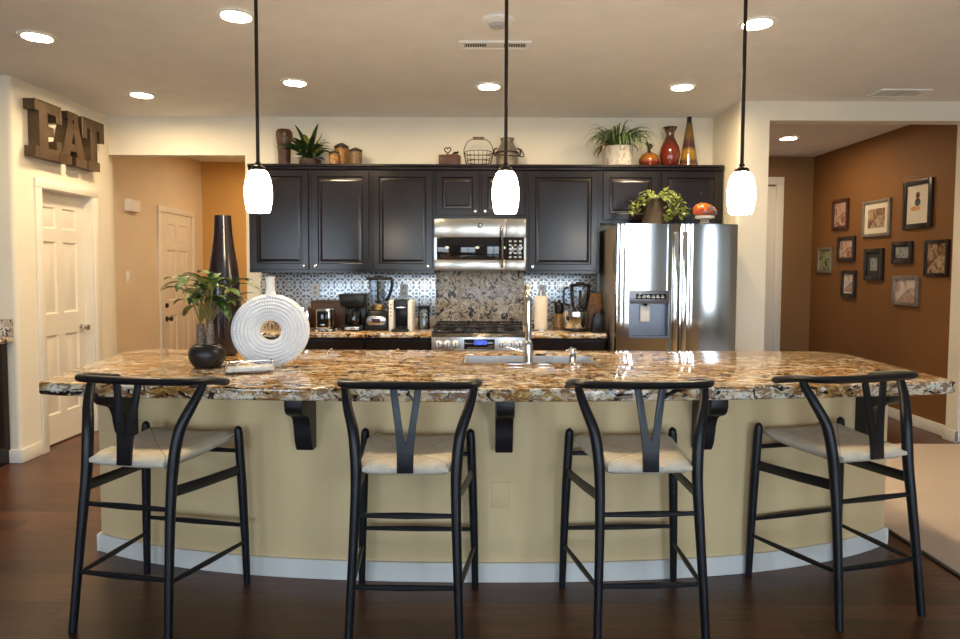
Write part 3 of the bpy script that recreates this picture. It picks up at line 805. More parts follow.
gr = B(); gy0, gy1 = yf+.06, -.06; z0 = .907
for gx0, gx1 in ((-.375, -.13), (-.125, .125), (.13, .375)):
    for x in (gx0+.008, (gx0+gx1)/2, gx1-.008): gr.box(x-.006, x+.006, gy0, gy1, z0+.028, z0+.042, .002)
    for y in (gy0, (gy0+gy1)/2, gy1): gr.box(gx0, gx1, y-.006, y+.006, z0+.026, z0+.040, .002)
    for x in (gx0+.008, gx1-.008):
        for y in (gy0, gy1): gr.box(x-.007, x+.007, y-.007, y+.007, z0-.0008, z0+.028)
gr.build('grates', M('cast_iron', (.012, .011, .011), .5, var=.3, sc=40, bmp=.3), rg)
for x, y in ((-.25, gy0+.11), (-.25, gy1-.11), (0, (gy0+gy1)/2), (.25, gy0+.11), (.25, gy1-.11)):
    B().lathe([(.05, z0-.0005), (.048, z0+.010), (.034, z0+.012), (.034, z0+.020), (0, z0+.021)], 20, (x, y, 0)).build('burner', IRON, rg)
# refrigerator
FX, FY0 = 1.525, 4.945
rf = thing('refrigerator', 'stainless side by side refrigerator with water dispenser in its left door', 'refrigerator', (FX, YB-.03, 0)); yf = FY0-(YB-.03)
B().box(-.462, .462, yf+.085, 0, .03, 1.745, .006).build('body', GREYS, rf)
B().box(-.45, .45, yf+.14, -.05, .001, .0295).build('base', BLACK, rf)
def fprof(x0, x1, gap_right):
    """plan outline of a bowed door whose inner edge is scooped into a grip"""
    pts = []; n = 14; w = x1-x0
    for i in range(n+1):
        u = i/n; x = x0+w*u; d = u if gap_right else 1-u            # d: 0 outer edge, 1 inner edge
        bow = -.018*math.sin(PI*min(1, d*.55+.18))
        lip = 0
        if d > .86: lip = .020*math.sin((d-.86)/.14*PI/2)
        if d < .035: lip += .012*(1-d/.035)**2
        pts.append((x, yf+.018+bow+lip))
    return pts+[(x1, yf+.080), (x0, yf+.080)]
def door_piece(b, pr, z0, z1, a=None, c=None):
    fp = pr[:-2]
    if a is not None:
        def at(x):
            for p, q in zip(fp, fp[1:]):
                if p[0] <= x <= q[0]: return (x, p[1]+(q[1]-p[1])*(x-p[0])/(q[0]-p[0]))
        fp = [at(a)]+[p for p in fp if a < p[0] < c]+[at(c)]
    poly = fp+[(fp[-1][0], yf+.080), (fp[0][0], yf+.080)]
    b.prism(poly, z0, z1)
GX = .022
pl_ = fprof(-.465, GX-.005, True); pr_ = fprof(GX+.005, .465, False)
b = B(); DX0, DX1, DZ0, DZ1 = -.372, -.058, .875, 1.245
door_piece(b, pl_, .06, DZ0); door_piece(b, pl_, DZ1, 1.760)
door_piece(b, pl_, DZ0, DZ1, -.465, DX0); door_piece(b, pl_, DZ0, DZ1, DX1, GX-.005)
ld = b.build('door', STEEL, rf, sharp=30)
b = B(); door_piece(b, pr_, .06, 1.760); rd = b.build('door', STEEL, rf, sharp=30)
B().box(.395, .425, yf+.0065, yf+.0085, 1.66, 1.70, .0008).build('logo_badge', M('red_grey_badge', (.06, .16, .17), .3), rd)
# grip strips down the two inner edges
for nm_, x0, x1, par in (('handle', GX-.052, GX-.014, ld), ('handle', GX+.014, GX+.052, rd)):
    B().box(x0, x1, yf-.010, yf+.018, .45, 1.70, .008, 3).build(nm_, CHROME, par)
ds = B(); y0 = yf-.004
ds.box(DX0+.001, DX0+.012, y0, yf+.078, DZ0+.001, 1.145); ds.box(DX1-.012, DX1-.001, y0, yf+.078, DZ0+.001, 1.145)
ds.box(DX0+.012, DX1-.012, y0, yf+.078, DZ0+.001, DZ0+.018); ds.box(DX0+.012, DX1-.012, yf+.066, yf+.078, DZ0+.018, 1.145)
ds.box(DX0+.001, DX1-.001, y0-.004, yf+.078, 1.145, DZ1-.001, .003)
dsp = ds.build('water_dispenser', m_steel('grey_dispenser', (.20, .21, .24), .35), ld)
B().box(DX0+.05, DX1-.03, y0-.006, y0-.0041, 1.180, 1.222, .0005).build('display', BLACKG, dsp)
kb = B()
for i in range(6): kb.box(DX0+.065+.036*i, DX0+.088+.036*i, y0-.0075, y0-.0061, 1.188, 1.200); kb.box(DX0+.070+.036*i, DX0+.080+.036*i, y0-.0075, y0-.0061, 1.206, 1.213)
kb.build('icons', M('pale_icon_print', (.5, .52, .55), .5), dsp)
B().box(DX0+.10, DX0+.175, yf+.045, yf+.0655, 1.00, 1.13, .004).build('paddle', PLAST, dsp)
B().lathe([(.012, 1.125), (.014, 1.1449)], 12, (DX0+.137, yf+.03, 0)).build('spout', BLACK, dsp)
# pressed label on the side of the fridge
B().box(-.4635, -.4621, yf+.14, yf+.17, 1.40, 1.60, .0004).build('side_sticker', BLACK, rf)
B().box(-.459, .459, yf+.03, yf+.0845, 1.745, 1.757).build('hinge_cover', BLACK, rf)

# ------------------------------------------------------------------ small appliances on the left counter
def px(p, Y): return (p-480)/640*Y                 # metres along the counter
K0 = KZ+.001
def bread(): pass
ta = thing('toaster', 'arched chrome toaster just right of the ring vase', 'toaster', (-1.515, 5.38, K0), math.radians(8))
pr = [(-.085, .012), (.085, .012), (.085, .13)]+[(.085*math.cos(a), .14+.065*math.sin(a)) for a in [PI*i/10 for i in range(11)]]+[(-.085, .13)]
B().prism(pr, -.14, .14, 'XZ', bev=.004).build('body', CHROME, ta)
pr2 = [(-.066, .03), (.066, .03)]+[(.066*math.cos(a), .135+.05*math.sin(a)) for a in [PI*i/10 for i in range(11)]]
B().prism(pr2, -.146, -.1405, 'XZ', bev=.002).build('end_panel', BLACK, ta)
B().ball((0, -.153, .15), .020, 12, (1, .5, .7)).build('lever', CHROME, ta)
B().box(-.075, .075, -.12, .12, 0, .0115).build('foot', BLACK, ta)
bx = thing('bread_box', 'low dark wooden box against the tin backsplash behind the end on toaster', 'box', (-1.32, 5.63, K0))
B().box(-.15, .15, -.075, .075, 0, .215, .006).build('body', WOODD, bx)
B().box(-.153, .153, -.078, .078, .2155, .235, .005).build('lid', WOODD, bx)
tb = thing('toaster', 'chrome framed toaster standing end on before the dark box', 'toaster', (-1.28, 5.33, K0))
B().box(-.062, .062, -.13, .13, .018, .185, .018, 4).build('body', CHROME, tb)
B().box(-.046, .046, -.134, -.1305, .035, .168, .002).build('end_panel', BLACKG, tb)
B().box(-.02, .02, -.150, -.1345, .050, .064, .004).build('lever', CHROME, tb)
fb = B()
for sx in (-1, 1):
    for sy in (-1, 1): fb.box(sx*.052-.008, sx*.052+.008, sy*.115-.008, sy*.115+.008, 0, .0179)
fb.box(-.078, .078, -.135, .135, .012, .0178, .002)
fb.build('base', CHROME, tb)
cm = thing('coffee_maker', 'black drip coffee maker with glass carafe on the left counter', 'coffee maker', (-1.055, 5.36, K0))
B().box(-.088, .088, -.11, .11, 0, .045, .008).build('base', BLACK, cm)
B().box(-.088, .088, .035, .11, .0455, .20, .006).build('column', BLACK, cm)
b = B().box(-.090, .090, -.11, .11, .2005, .305, .006)
for v in b.bm.verts:
    k = 1+.22*max(0, (v.co.z-.2)/.105); v.co.x *= k
b.build('reservoir', BLACK, cm)
B().lathe([(.040, .0465), (.062, .055), (.066, .10), (.055, .155), (.045, .175)], 24, (0, -.035, 0), cap=False).build('carafe', SMOKE, cm)
B().lathe([(.052, .0475), (.060, .056), (.061, .085), (0, .085)], 20, (0, -.035, 0)).build('coffee', M('black_coffee', (.012, .005, .002), .1), cm)
B().lathe([(.047, .175), (.047, .188), (.03, .195), (0, .195)], 20, (0, -.035, 0)).tube(smooth([(0, -.082, .175), (0, -.125, .165), (0, -.125, .10), (0, -.098, .09)], 4), .008, 8).build('carafe_lid', BLACK, cm)
B().box(-.060, .060, -.114, -.1105, .010, .036, .001).build('switch_panel', STEELH, cm)
bl = thing('blender', 'black pitcher blender with silver badge beside the coffee maker', 'blender', (-.862, 5.40, K0))
b = B().box(-.105, .105, -.10, .10, 0, .17, .02, 3)
for v in b.bm.verts:
    k = 1-.28*(v.co.z/.17)**2; v.co.x *= k; v.co.y *= k
b.build('base', BLACK, bl)
b = B().prism(arc(-.045, .085, .038, 90, 270, 8)+arc(.045, .085, .038, -90, 90, 8), -.108, -.085, 'XZ', bev=.003)
pn = b.build('control_panel', STEELH, bl)
B().box(-.035, .035, -.1105, -.1085, .070, .100, .001).build('badge', M('red_black_badge', (.06, .02, .015), .3), pn)
B().lathe([(.055, .171), (.055, .195), (.048, .21)], 20).build('collar', M('brass_collar', (.30, .19, .07), .35, metal=.8), bl)
b = B().lathe([(.048, .211), (.062, .24), (.078, .33), (.085, .42), (.083, .42), (.076, .33), (.060, .24), (0, .222)], 4, mat=Matrix.Rotation(PI/4, 4, 'Z') @ Matrix.Diagonal((1.1, 1.1, 1, 1)))
b.build('pitcher', GLASS, bl)
B().tube([(0, 0, .223), (0, 0, .41)], .008, 8).box(-.03, .03, -.006, .006, .235, .245).box(-.006, .006, -.03, .03, .29, .30).build('blade_shaft', BLACK, bl)
B().box(-.088, .088, -.07, .07, .4205, .445, .006).box(-.03, .03, -.03, .03, .445, .457, .004).build('lid', BLACK, bl)
B().tube(smooth([(.07, 0, .432), (.115, 0, .43), (.117, 0, .36), (.09, 0, .275), (.062, 0, .25)], 5), .010, 8, sx=1.3).build('handle', BLACK, bl)
kc = thing('pod_coffee_machine', 'white and black single cup coffee machine nearest the range', 'coffee machine', (-.652, 5.37, K0))
for s in (-1, 1): B().box(s*.078-.020, s*.078+.020, -.13, .10, 0, .255, .010, 3).build('side_panel', PLAST, kc)
B().box(-.0575, .0575, .0, .10, .03, .25, .006).build('column', BLACK, kc)
B().box(-.0575, .0575, -.125, -.0005, .18, .262, .012, 3).build('brew_head', BLACK, kc)
B().box(-.045, .045, -.1285, -.1255, .190, .203, .001).build('chrome_strip', CHROME, kc)
B().box(-.072, .072, -.175, -.131, 0, .022, .008).box(-.0575, .0575, -.131, .0, 0, .022).build('drip_tray', BLACK, kc)
b = B()
for i in range(4): b.lathe([(.007, 0), (.007, .002), (0, .002)], 10, mat=Matrix.Translation((-.078, -.130, .13+.03*i)) @ Matrix.Rotation(PI/2, 4, 'X'))
b.build('buttons', M('amber_buttons', (.65, .35, .06), .3), kc)
jr = thing('glass_canister', 'clear glass canister with black lid left of the range', 'jar', (-.478, 5.45, K0))
B().lathe([(.046, 0), (.05, .004), (.05, .16), (.044, .172), (.041, .172), (.047, .158), (.047, .008), (0, .006)], 24).build('jar', GLASS, jr)
B().lathe([(.052, .1725), (.052, .198), (.046, .202), (0, .202)], 24).build('lid', BLACK, jr)

# ------------------------------------------------------------------ right counter
pt = thing('paper_towel_holder', 'upright paper towel roll on a holder right of the range', 'paper towels', (.515, 5.40, K0))
B().lathe([(.075, 0), (.075, .008), (.06, .014), (.012, .015)], 24).build('base', CHROME, pt)
B().lathe([(.054, .0155), (.055, .02), (.055, .285), (.053, .288), (.02, .288), (.02, .0155)], 28).build('paper_roll', PAPER, pt)
B().lathe([(.008, .0155), (.008, .32), (.013, .325), (.012, .335), (0, .34)], 12).build('rod', CHROME, pt)
ob = thing('lidded_jar', 'dark jar with black top between the paper towels and the food processor', 'jar', (.682, 5.50, K0))
B().lathe([(.040, 0), (.046, .006), (.046, .10), (.038, .125), (.030, .135)], 20).build('body', m_patch('amber_jar', [(.05, .02, .01), (.35, .18, .05), (.12, .05, .02)], 40, .25), ob)
B().lathe([(.030, .1355), (.038, .145), (.040, .21), (.030, .225), (.012, .23), (.016, .245), (0, .255)], 18).tube([(0, 0, .222), (-.06, -.01, .235), (-.075, -.01, .225)], .007, 8).build('lid', BLACK, ob)
fp = thing('food_processor', 'chrome based food processor with dark lidded jar by the cutting board', 'food processor', (.805, 5.37, K0))
B().lathe([(.10, 0), (.108, .006), (.108, .018), (.095, .024)], 28).build('foot', BLACK, fp)
B().lathe([(.097, .0245), (.105, .05), (.112, .13), (.108, .165), (.075, .172), (.06, .175)], 28).build('base', CHROME, fp)
B().lathe([(.055, .1755), (.066, .20), (.085, .29), (.088, .37), (.085, .37), (.081, .29), (.062, .20), (0, .185)], 24, (.035, 0, 0)).build('bowl', GLASS, fp)
B().lathe([(.03, .186), (.035, .20), (.012, .22), (.012, .34), (0, .345)], 14, (.035, 0, 0)).build('blade_stem', BLACK, fp)
B().lathe([(.092, .3705), (.092, .385), (.07, .395), (.04, .397), (.038, .408), (0, .41)], 24, (.035, 0, 0)).build('lid', BLACK, fp)
B().tube(smooth([(-.066, -.03, .36), (-.105, -.05, .35), (-.105, -.05, .24), (-.055, -.02, .215)], 5), .009, 8).build('handle', BLACK, fp)
kn = thing('knife_block', 'slanted black knife block in front of the cutting board', 'knife block', (.955, 5.23, K0), math.radians(0))
B().prism([(-.045, 0), (.05, 0), (.05, .13), (-.0, .165), (-.02, .15)], -.055, .055, 'XZ', bev=.004).build('block', BLACK, kn)
b = B()
for i in range(4): b.tube([(.012+.010*i, -.036+.024*i, .150-.006*i), (.035+.012*i, -.036+.024*i, .195-.010*i)], [.008, .007], 8)
b.build('knife_handles', BLACK, kn)
cb = B().box(-.062, .062, -.010, .010, 0, .31, .006)
tag(cb.build('cutting_board', WOODB, None, (.985, 5.47, K0+.001), rot=(math.radians(-9), 0, 0)), 'brown wooden cutting board leaning beside the refrigerator', 'cutting board')
# outlets on the backsplash
def plate(name, label, loc, rot=(0, 0, 0), two=True, group='wall outlets on the tin backsplash'):
    t = thing(name, label, 'outlet' if two else 'switch', loc, 0, group, rot)
    B().box(-.036, .036, -.006, -.0004, -.058, .058, .0025).build('plate', PLAST, t)
    if two:
        for z in (-.022, .022): B().box(-.017, .017, -.0085, -.0061, z-.015, z+.015, .002).build('socket', M('grey_socket_%d' % int(z*1000+100), (.55, .53, .50), .4), t)
    else:
        B().box(-.008, .008, -.012, -.0061, -.014, .014, .002).build('toggle', PLAST, t)
    return t
o1 = plate('wall_outlet', 'white outlet on tin backsplash above the end on toaster', (-1.475, YB-.0102, 1.215))
dup(o1, (-.68, YB-.0102, 1.215), 0, 'white outlet on tin backsplash above the pod coffee machine')
dup(o1, (.557, YB-.0102, 1.215), 0, 'white outlet on tin backsplash above the paper towels')
plate('light_switch', 'pale switch plate on the hall wall left of the hall door', (-3.53, 6.42, 1.32), (0, 0, PI/2), False, None)
b = B().box(-.11, .11, -.05, -.0005, -.045, .075, .006)
tag(b.build('wall_chime', PLAST, None, (-3.53, 6.49, 2.02), PI/2), 'white chime box high on the beige hall wall', 'door chime')

# ------------------------------------------------------------------ on top of the cabinets
TZ = UZ1+.024
def top(pxl, Y): return ((pxl-480)/640*(Y-.04), Y, TZ)
tag(B().lathe([(.044, 0), (.050, .004), (.052, .10), (.060, .20), (.070, .27), (.068, .30), (.055, .318), (.045, .318), (.05, .30), (0, .28)], 26).build('brown_vase', MAROON, None, top(284.5, 5.60)), 'tapering red brown wooden vase on the cabinet top, far left', 'vase')
def potted(name, label, loc):
    return thing(name, label, 'potted plant', loc)
fp_ = potted('potted_fern', 'dark green leafy plant in low dark pot on the cabinets over the hall side', top(310, 5.60))
B().lathe([(.06, 0), (.085, .008), (.095, .05), (.092, .062), (.08, .062), (.08, .05), (0, .045)], 22).build('pot', WOODD, fp_)
random.seed(5); lf = B(); ly = B()
for i in range(64):
    az = i*2.399+.3; e = random.uniform(.45, 1.45); L_ = random.uniform(.22, .35)
    (ly if i % 9 == 4 else lf).blade((0.02*math.cos(az), .02*math.sin(az), .06), az, L_*(1 if math.sin(az) < .3 else .55)*(.8 if abs(math.cos(az)) > .8 else 1), .046, e, random.uniform(.7, 1.9), 7, .2)
def lean(b, x0, x1, d):
    for v in b.bm.verts:
        t = max(0, min(1, (abs(v.co.x)-x0)/(x1-x0))); v.co.y = v.co.y*(1-.6*t)-d*t*t*(3-2*t)
lean(lf, .08, .16, .13); lean(ly, .08, .16, .13)
FERN = m_leaf('fern_green', (.012, .035, .010), (.045, .085, .022)); lf.build('leaves', FERN, fp_, sharp=80); ly.build('yellow_leaves', LEAFY, fp_, sharp=80)
AMB = m_patch('amber_tin', [(.05, .02, .008), (.45, .20, .035), (.14, .055, .015), (.55, .28, .06)], 28, .35, coat=.3)
BRN = m_patch('brown_tin', [(.05, .028, .012), (.22, .13, .05), (.09, .05, .02)], 24, .4)
def tin(label, loc, r, h, mat):
    t = thing('lidded_tin', label, 'tin', loc, 0, 'lidded tins on the cabinet top')
    B().lathe([(r*.96, 0), (r, .004), (r, h*.74), (r*.98, h*.76)], 24).build('body', mat, t)
    B().lathe([(r*1.03, h*.76), (r*1.03, h*.86), (r*.85, h*.9), (r*.5, h*.96), (r*.2, h), (0, h)], 24).build('lid', IRON, t)
tin('small amber lidded tin in front of the tall one on the cabinet top', top(334, 5.52), .044, .128, AMB)
tin('tall amber lidded tin on the cabinet top beside the fern', top(341.5, 5.64), .060, .215, AMB)
tin('brown lidded tin standing alone on the cabinet top', top(355.5, 5.58), .055, .165, BRN)
ib = thing('wooden_box', 'small red brown wooden box with heart shaped handle on the cabinets', 'box', top(449.5, 5.56), math.radians(-14))
B().box(-.085, .085, -.055, .055, 0, .098, .004).build('box', MAROON, ib)
B().tube([(.0+.036*1.0*(.8*math.sin(t)**3)-.02, 0, .142+.030*(.8125*math.cos(t)-.3125*math.cos(2*t)-.125*math.cos(3*t)-.0625*math.cos(4*t))) for t in [2*PI*i/28 for i in range(28)]], .005, 8, closed=True).tube([(-.02, 0, .095), (-.02, 0, .118)], .006, 8).build('heart_handle', IRON, ib)
B().tube(smooth([(.025, 0, .098), (.04, 0, .118), (.065, 0, .118), (.075, 0, .128)], 4), [.012]+[.009]*11+[.005], 8).build('latch', IRON, ib)
wb = thing('wire_basket', 'round wire egg basket with wooden grip on the cabinet top', 'basket', top(478, 5.58))
b = B()
def bp(z): return .098+.024*math.sin(min(1, z/.13)*PI*.6)
for z in (.004, .045, .085, .125): b.tube([(bp(z)*math.cos(2*PI*i/24), bp(z)*math.sin(2*PI*i/24), z) for i in range(24)], .003, 6, closed=True)
for i in range(20):
    a = 2*PI*i/20; b.tube([(bp(z)*math.cos(a), bp(z)*math.sin(a), z) for z in (.004, .03, .06, .09, .125)], .0022, 5)
for i in range(-3, 4): b.tube([(i*.026, -math.sqrt(.098**2-(i*.026)**2), .004), (i*.026, math.sqrt(.098**2-(i*.026)**2), .004)], .0022, 5)
b.build('basket', IRON, wb)
B().tube(smooth([(-.122, 0, .09), (-.125, 0, .15), (-.095, 0, .215), (-.045, 0, .243), (0, 0, .248), (.045, 0, .243), (.095, 0, .215), (.125, 0, .15), (.122, 0, .09)], 4), .0035, 6).build('bail', IRON, wb)
B().tube([(-.05, 0, .247), (-.045, 0, .248), (.045, 0, .248), (.05, 0, .247)], [.008, .012, .012, .008], 10).build('grip', MAROON, wb)
mc = thing('milk_can', 'grey metal milk can with bail handle behind the middle pendant', 'milk can', top(506.5, 5.60))
ZN = M('aged_zinc', (.21, .175, .135), .5, metal=.5, var=.25, sc=22)
B().lathe([(.088, 0), (.093, .006), (.093, .135), (.085, .155), (.055, .205), (.052, .225), (.062, .250), (.054, .250), (.046, .225), (0, .21)], 28).build('body', ZN, mc)
B().tube([(.0945*math.cos(2*PI*i/28), .0945*math.sin(2*PI*i/28), .125) for i in range(28)], .009, 6, closed=True).build('band', IRON, mc)
for s in (-1, 1): B().tube(smooth([(s*.09, 0, .10), (s*.112, 0, .115), (s*.112, 0, .155), (s*.085, 0, .165)], 4), .007, 8).build('ear', IRON, mc)
B().tube(smooth([(-.112, -.01, .135), (-.09, -.09, .10), (0, -.125, .085), (.09, -.09, .085), (.145, -.01, .10), (.118, 0, .16)], 5), .005, 8).build('bail', IRON, mc)
spd = potted('spider_plant', 'bushy green grassy plant in a whitewashed pot on the cabinets', top(617, 5.54))
B().lathe([(.105, 0), (.115, .006), (.128, .15), (.132, .165), (.118, .165), (.115, .15), (0, .14)], 26).build('pot', m_patch('whitewashed_pot', [(.30, .22, .14), (.60, .54, .46), (.66, .62, .56), (.34, .24, .15)], 12, .7), spd)
random.seed(9); lf = B(); dr = B()
for i in range(210):
    az = i*2.399; e = random.uniform(.75, 1.52); L_ = random.uniform(.26, .37)
    if math.sin(az) > .35: L_ *= .62
    lf.blade((.05*math.cos(az), .05*math.sin(az), .155), az, L_, .020, e, random.uniform(2.7, 4.0), 8, .2, prof=lambda t: (1-t)**.6)
for i in range(6):
    az = PI+.3*i-.8; dr.blade((.06*math.cos(az), .06*math.sin(az), .155), az, .20, .028, .4, 2.6, 7, .2)
lean(lf, .12, .2, .10)
lf.build('leaves', m_leaf('grass_green', (.03, .075, .018), (.16, .22, .08), 30), spd, sharp=80); dr.build('dry_leaves', m_leaf('dry_leaf', (.20, .08, .02), (.40, .22, .06)), spd, sharp=80)
bt = thing('squat_bottle', 'round amber glazed bottle with black stopper beside the red vase', 'bottle', top(648, 5.58))
B().lathe([(.045, 0), (.07, .01), (.088, .045), (.086, .075), (.066, .108), (.035, .128), (.018, .138), (.014, .150)], 26).build('body', m_bands('amber_red_glaze', [(0, (.07, .010, .004)), (.3, (.19, .025, .008)), (.55, (.32, .12, .015)), (.8, (.20, .065, .014)), (1, (.03, .012, .008))], 0, .15, .12, .6), bt)
B().tube(smooth([(0, 0, .150), (0, 0, .168), (.012, 0, .182), (-.012, 0, .197), (-.028, 0, .222)], 3), [.014]*3+[.018]*3+[.024]*3+[.012]*3+[.005], 10).build('stopper', IRON, bt)
tag(B().lathe([(.055, 0), (.06, .004), (.078, .05), (.089, .11), (.080, .17), (.055, .225), (.036, .265), (.036, .295), (.058, .335), (.064, .345), (.056, .345), (.03, .30), (0, .27)], 30).build('red_vase', m_bands('red_brown_glaze', [(0, (.11, .014, .006)), (.45, (.16, .016, .006)), (.62, (.10, .015, .006)), (.72, (.05, .022, .012)), (.85, (.10, .05, .03)), (1, (.02, .012, .01))], 0, .345, .1, .8), None, top(668.5, 5.58)), 'glossy red and brown flared vase on the cabinet top', 'vase')
cn = B().lathe([(.075, 0), (.080, .004), (.072, .05), (.055, .16), (.038, .28), (.026, .36), (.020, .40), (.021, .425), (.021, .43), (0, .43)], 28)
tag(cn.build('cone_bottle', m_bands('banded_glaze', [(0, (.24, .08, .02)), (.10, (.05, .02, .02)), (.18, (.30, .16, .02)), (.32, (.33, .17, .02)), (.40, (.05, .02, .03)), (.52, (.10, .04, .03)), (.62, (.17, .10, .02)), (.84, (.12, .08, .02)), (.90, (.012, .010, .012)), (1, (.01, .01, .01))], 0, .43, .15, .6, .015), None, top(687.5, 5.56)), 'tall cone shaped bottle with amber and brown bands on cabinet top, far right', 'bottle')
# on the refrigerator
FT = 1.763
iv = potted('trailing_plant', 'trailing green vine in a brown pot on top of the refrigerator', (1.40, 5.12, FT+.001))
b = B().lathe([(.12, 0), (.115, .004), (.075, .16), (.062, .21), (.05, .21), (.06, .16), (0, .15)], 24)
b.build('pot', M('brown_clay', (.060, .038, .022), .7, var=.2, sc=20), iv)
random.seed(21); vine = B(); lf = B()
def heart(b, c, az, tilt, s):
    q = Matrix.Translation(c) @ Matrix.Rotation(az, 4, 'Z') @ Matrix.Rotation(tilt, 4, 'X')
    pts = [(0, 0), (.30, -.12), (.46, .12), (.40, .45), (.20, .78), (0, 1.05), (-.20, .78), (-.40, .45), (-.46, .12), (-.30, -.12)]
    vs = [b.bm.verts.new(q @ Vector((x*s, y*s, -.25*abs(x)*s-.12*y*y*s))) for x, y in pts]
    ce = b.bm.verts.new(q @ Vector((0, .4*s, .02*s)))
    for i in range(len(vs)): b.bm.faces.new((vs[i], vs[(i+1) % len(vs)], ce))
paths = [[(0, 0, .20), (-.08, -.04, .24), (-.16, -.05, .20), (-.23, -.03, .13)], [(0, 0, .21), (.06, -.05, .27), (.11, -.08, .20), (.13, -.09, .10)],
         [(0, -.02, .21), (.10, -.02, .25), (.16, -.05, .18), (.19, -.06, .09)], [(0, 0, .20), (.03, -.10, .22), (.07, -.12, .12), (.10, -.10, .07)],
         [(0, 0, .2), (.12, .02, .26), (.18, .0, .17), (.21, -.03, .10)], [(0, 0, .2), (-.05, -.06, .22), (-.12, -.08, .17), (-.20, -.08, .09)], [(0, 0, .2), (.08, -.09, .20), (.14, -.12, .10), (.19, -.11, .07)],
         [(.02, 0, .2), (.07, -.06, .18), (.09, -.12, .08), (.05, -.13, .07)]]
for pth in paths:
    sp_ = smooth(pth, 6); vine.tube(sp_, .003, 5)
    for k, c in enumerate(sp_):
        if k < 3: continue
        for _ in range(1 if k % 2 else 2): heart(lf, c+Vector((random.uniform(-.028, .028), random.uniform(-.03, .0), random.uniform(-.02, .03))), random.uniform(1.6, 4.7), random.uniform(-1.2, -.2), random.uniform(.024, .044))
vine.build('vines', STEM, iv); lf.build('leaves', m_leaf('vine_green', (.025, .055, .010), (.23, .27, .045), 34), iv, sharp=80)
og = thing('ceramic_ornament', 'orange, pink and blue patterned ornament on a white foot atop the refrigerator', 'ornament', (1.74, 4.99, FT+.001))
B().lathe([(.045, 0), (.045, .006), (.032, .012), (.034, .032), (.040, .036)], 20).build('foot', M('grey_foot', (.30, .28, .26), .5, sc=30), og)
B().lathe([(.045, .0365), (.070, .042), (.074, .056), (.066, .062), (0, .062)], 24).build('rim', WHITEC, og)
m, nt, p = nm('patchwork_glaze')
vv = coord(nt); vo = nt.nodes.new('ShaderNodeTexVoronoi'); vo.inputs['Scale'].default_value = 32; nt.links.new(vv, vo.inputs['Vector'])
sp = nt.nodes.new('ShaderNodeSeparateColor'); nt.links.new(vo.outputs['Color'], sp.inputs[0])
nt.links.new(ramp(nt, sp.outputs[0], [(0, (.42, .10, .012)), (.40, (.30, .045, .012)), (.52, (.42, .05, .13)), (.66, (.04, .14, .26)), (.78, (.46, .30, .10)), (.9, (.36, .08, .015))], 'CONSTANT'), p.inputs['Base Color']); p.inputs['Roughness'].default_value = .2
b = B().lathe([(.066, .0625), (.088, .075), (.092, .095), (.080, .125), (.055, .148), (.025, .160), (0, .163)], 24)
for v in b.bm.verts: v.co.x += -.25*max(0, v.co.z-.09)
b.build('dome', m, og)

# ------------------------------------------------------------------ EAT sign on the pantry wall
sg = thing('wall_sign', 'brown metal slab serif sign spelling EAT above the pantry door', 'sign', (XL+.002, 4.672, 2.215))
BRZ = M('brown_sign_metal', (.105, .068, .040), .45, metal=.55, var=.25, sc=9, bmp=.06); BRZS = M('grey_sign_side', (.16, .13, .10), .45, metal=.6, var=.2, sc=12)
H = .41; DP = .085
Eo = [(0, 0), (.29, 0), (.29, .145), (.235, .145), (.235, .075), (.135, .075), (.135, .170), (.20, .170), (.20, .235), (.135, .235), (.135, .335), (.235, .335), (.235, .285), (.29, .285), (.29, H), (0, H), (0, .335), (.045, .335), (.045, .075), (0, .075)]
Ao = [(0, 0), (.135, 0), (.135, .07), (.112, .07), (.122, .105), (.205, .105), (.215, .07), (.19, .07), (.19, 0), (.33, 0), (.33, .07), (.300, .07), (.215, .37), (.215, H), (.10, H), (.10, .37), (.112, .355), (.030, .07), (0, .07)]
To = [(.075, 0), (.225, 0), (.225, .07), (.192, .07), (.192, .335), (.235, .335), (.235, .245), (.295, .245), (.295, H), (0, H), (0, .245), (.06, .245), (.06, .335), (.108, .335), (.108, .07), (.075, .07)]
mS = Matrix.Rotation(PI/2, 4, 'Z')
def letter(poly, ox, d0, d1, tri=None, oz=0):
    t = B(); q = [(x+ox, z+oz) for x, z in poly]
    t.prism(q, -d1, -d0, 'XZ', mS)
    if tri:
        pass
    # raised rim along the outline
    n = len(q)
    loop = [mS @ Vector((x, -d1, z)) for x, z in q]
    for i in range(n): t.tube([loop[i], loop[(i+1) % n]], .004, 6)
    return t
letter(Eo, 0, .002, DP).build('letter', BRZ, sg)
# the A has a triangular counter: build it from two legs, a bar and serifs
A0 = .265
a = B()
def pr_(poly, d0=.004, d1=DP+.004): a.prism([(x+A0, z) for x, z in poly], -d1, -d0, 'XZ', mS)
pr_([(.022, .06), (.118, .06), (.178, .290), (.145, H-.04), (.115, .365)]); pr_([(.215, .06), (.312, .06), (.222, .365), (.19, H-.04), (.160, .290)])
pr_([(.105, .105), (.228, .105), (.214, .165), (.120, .165)], .006, DP+.002); pr_([(.0, 0), (.14, 0), (.14, .065), (.0, .065)]); pr_([(.195, 0), (.335, 0), (.335, .065), (.195, .065)])
pr_([(.100, .352), (.232, .352), (.232, H), (.100, H)], .003, DP+.003)
a.build('letter', BRZ, sg)
letter(To, .550, .002, DP).build('letter', BRZ, sg)

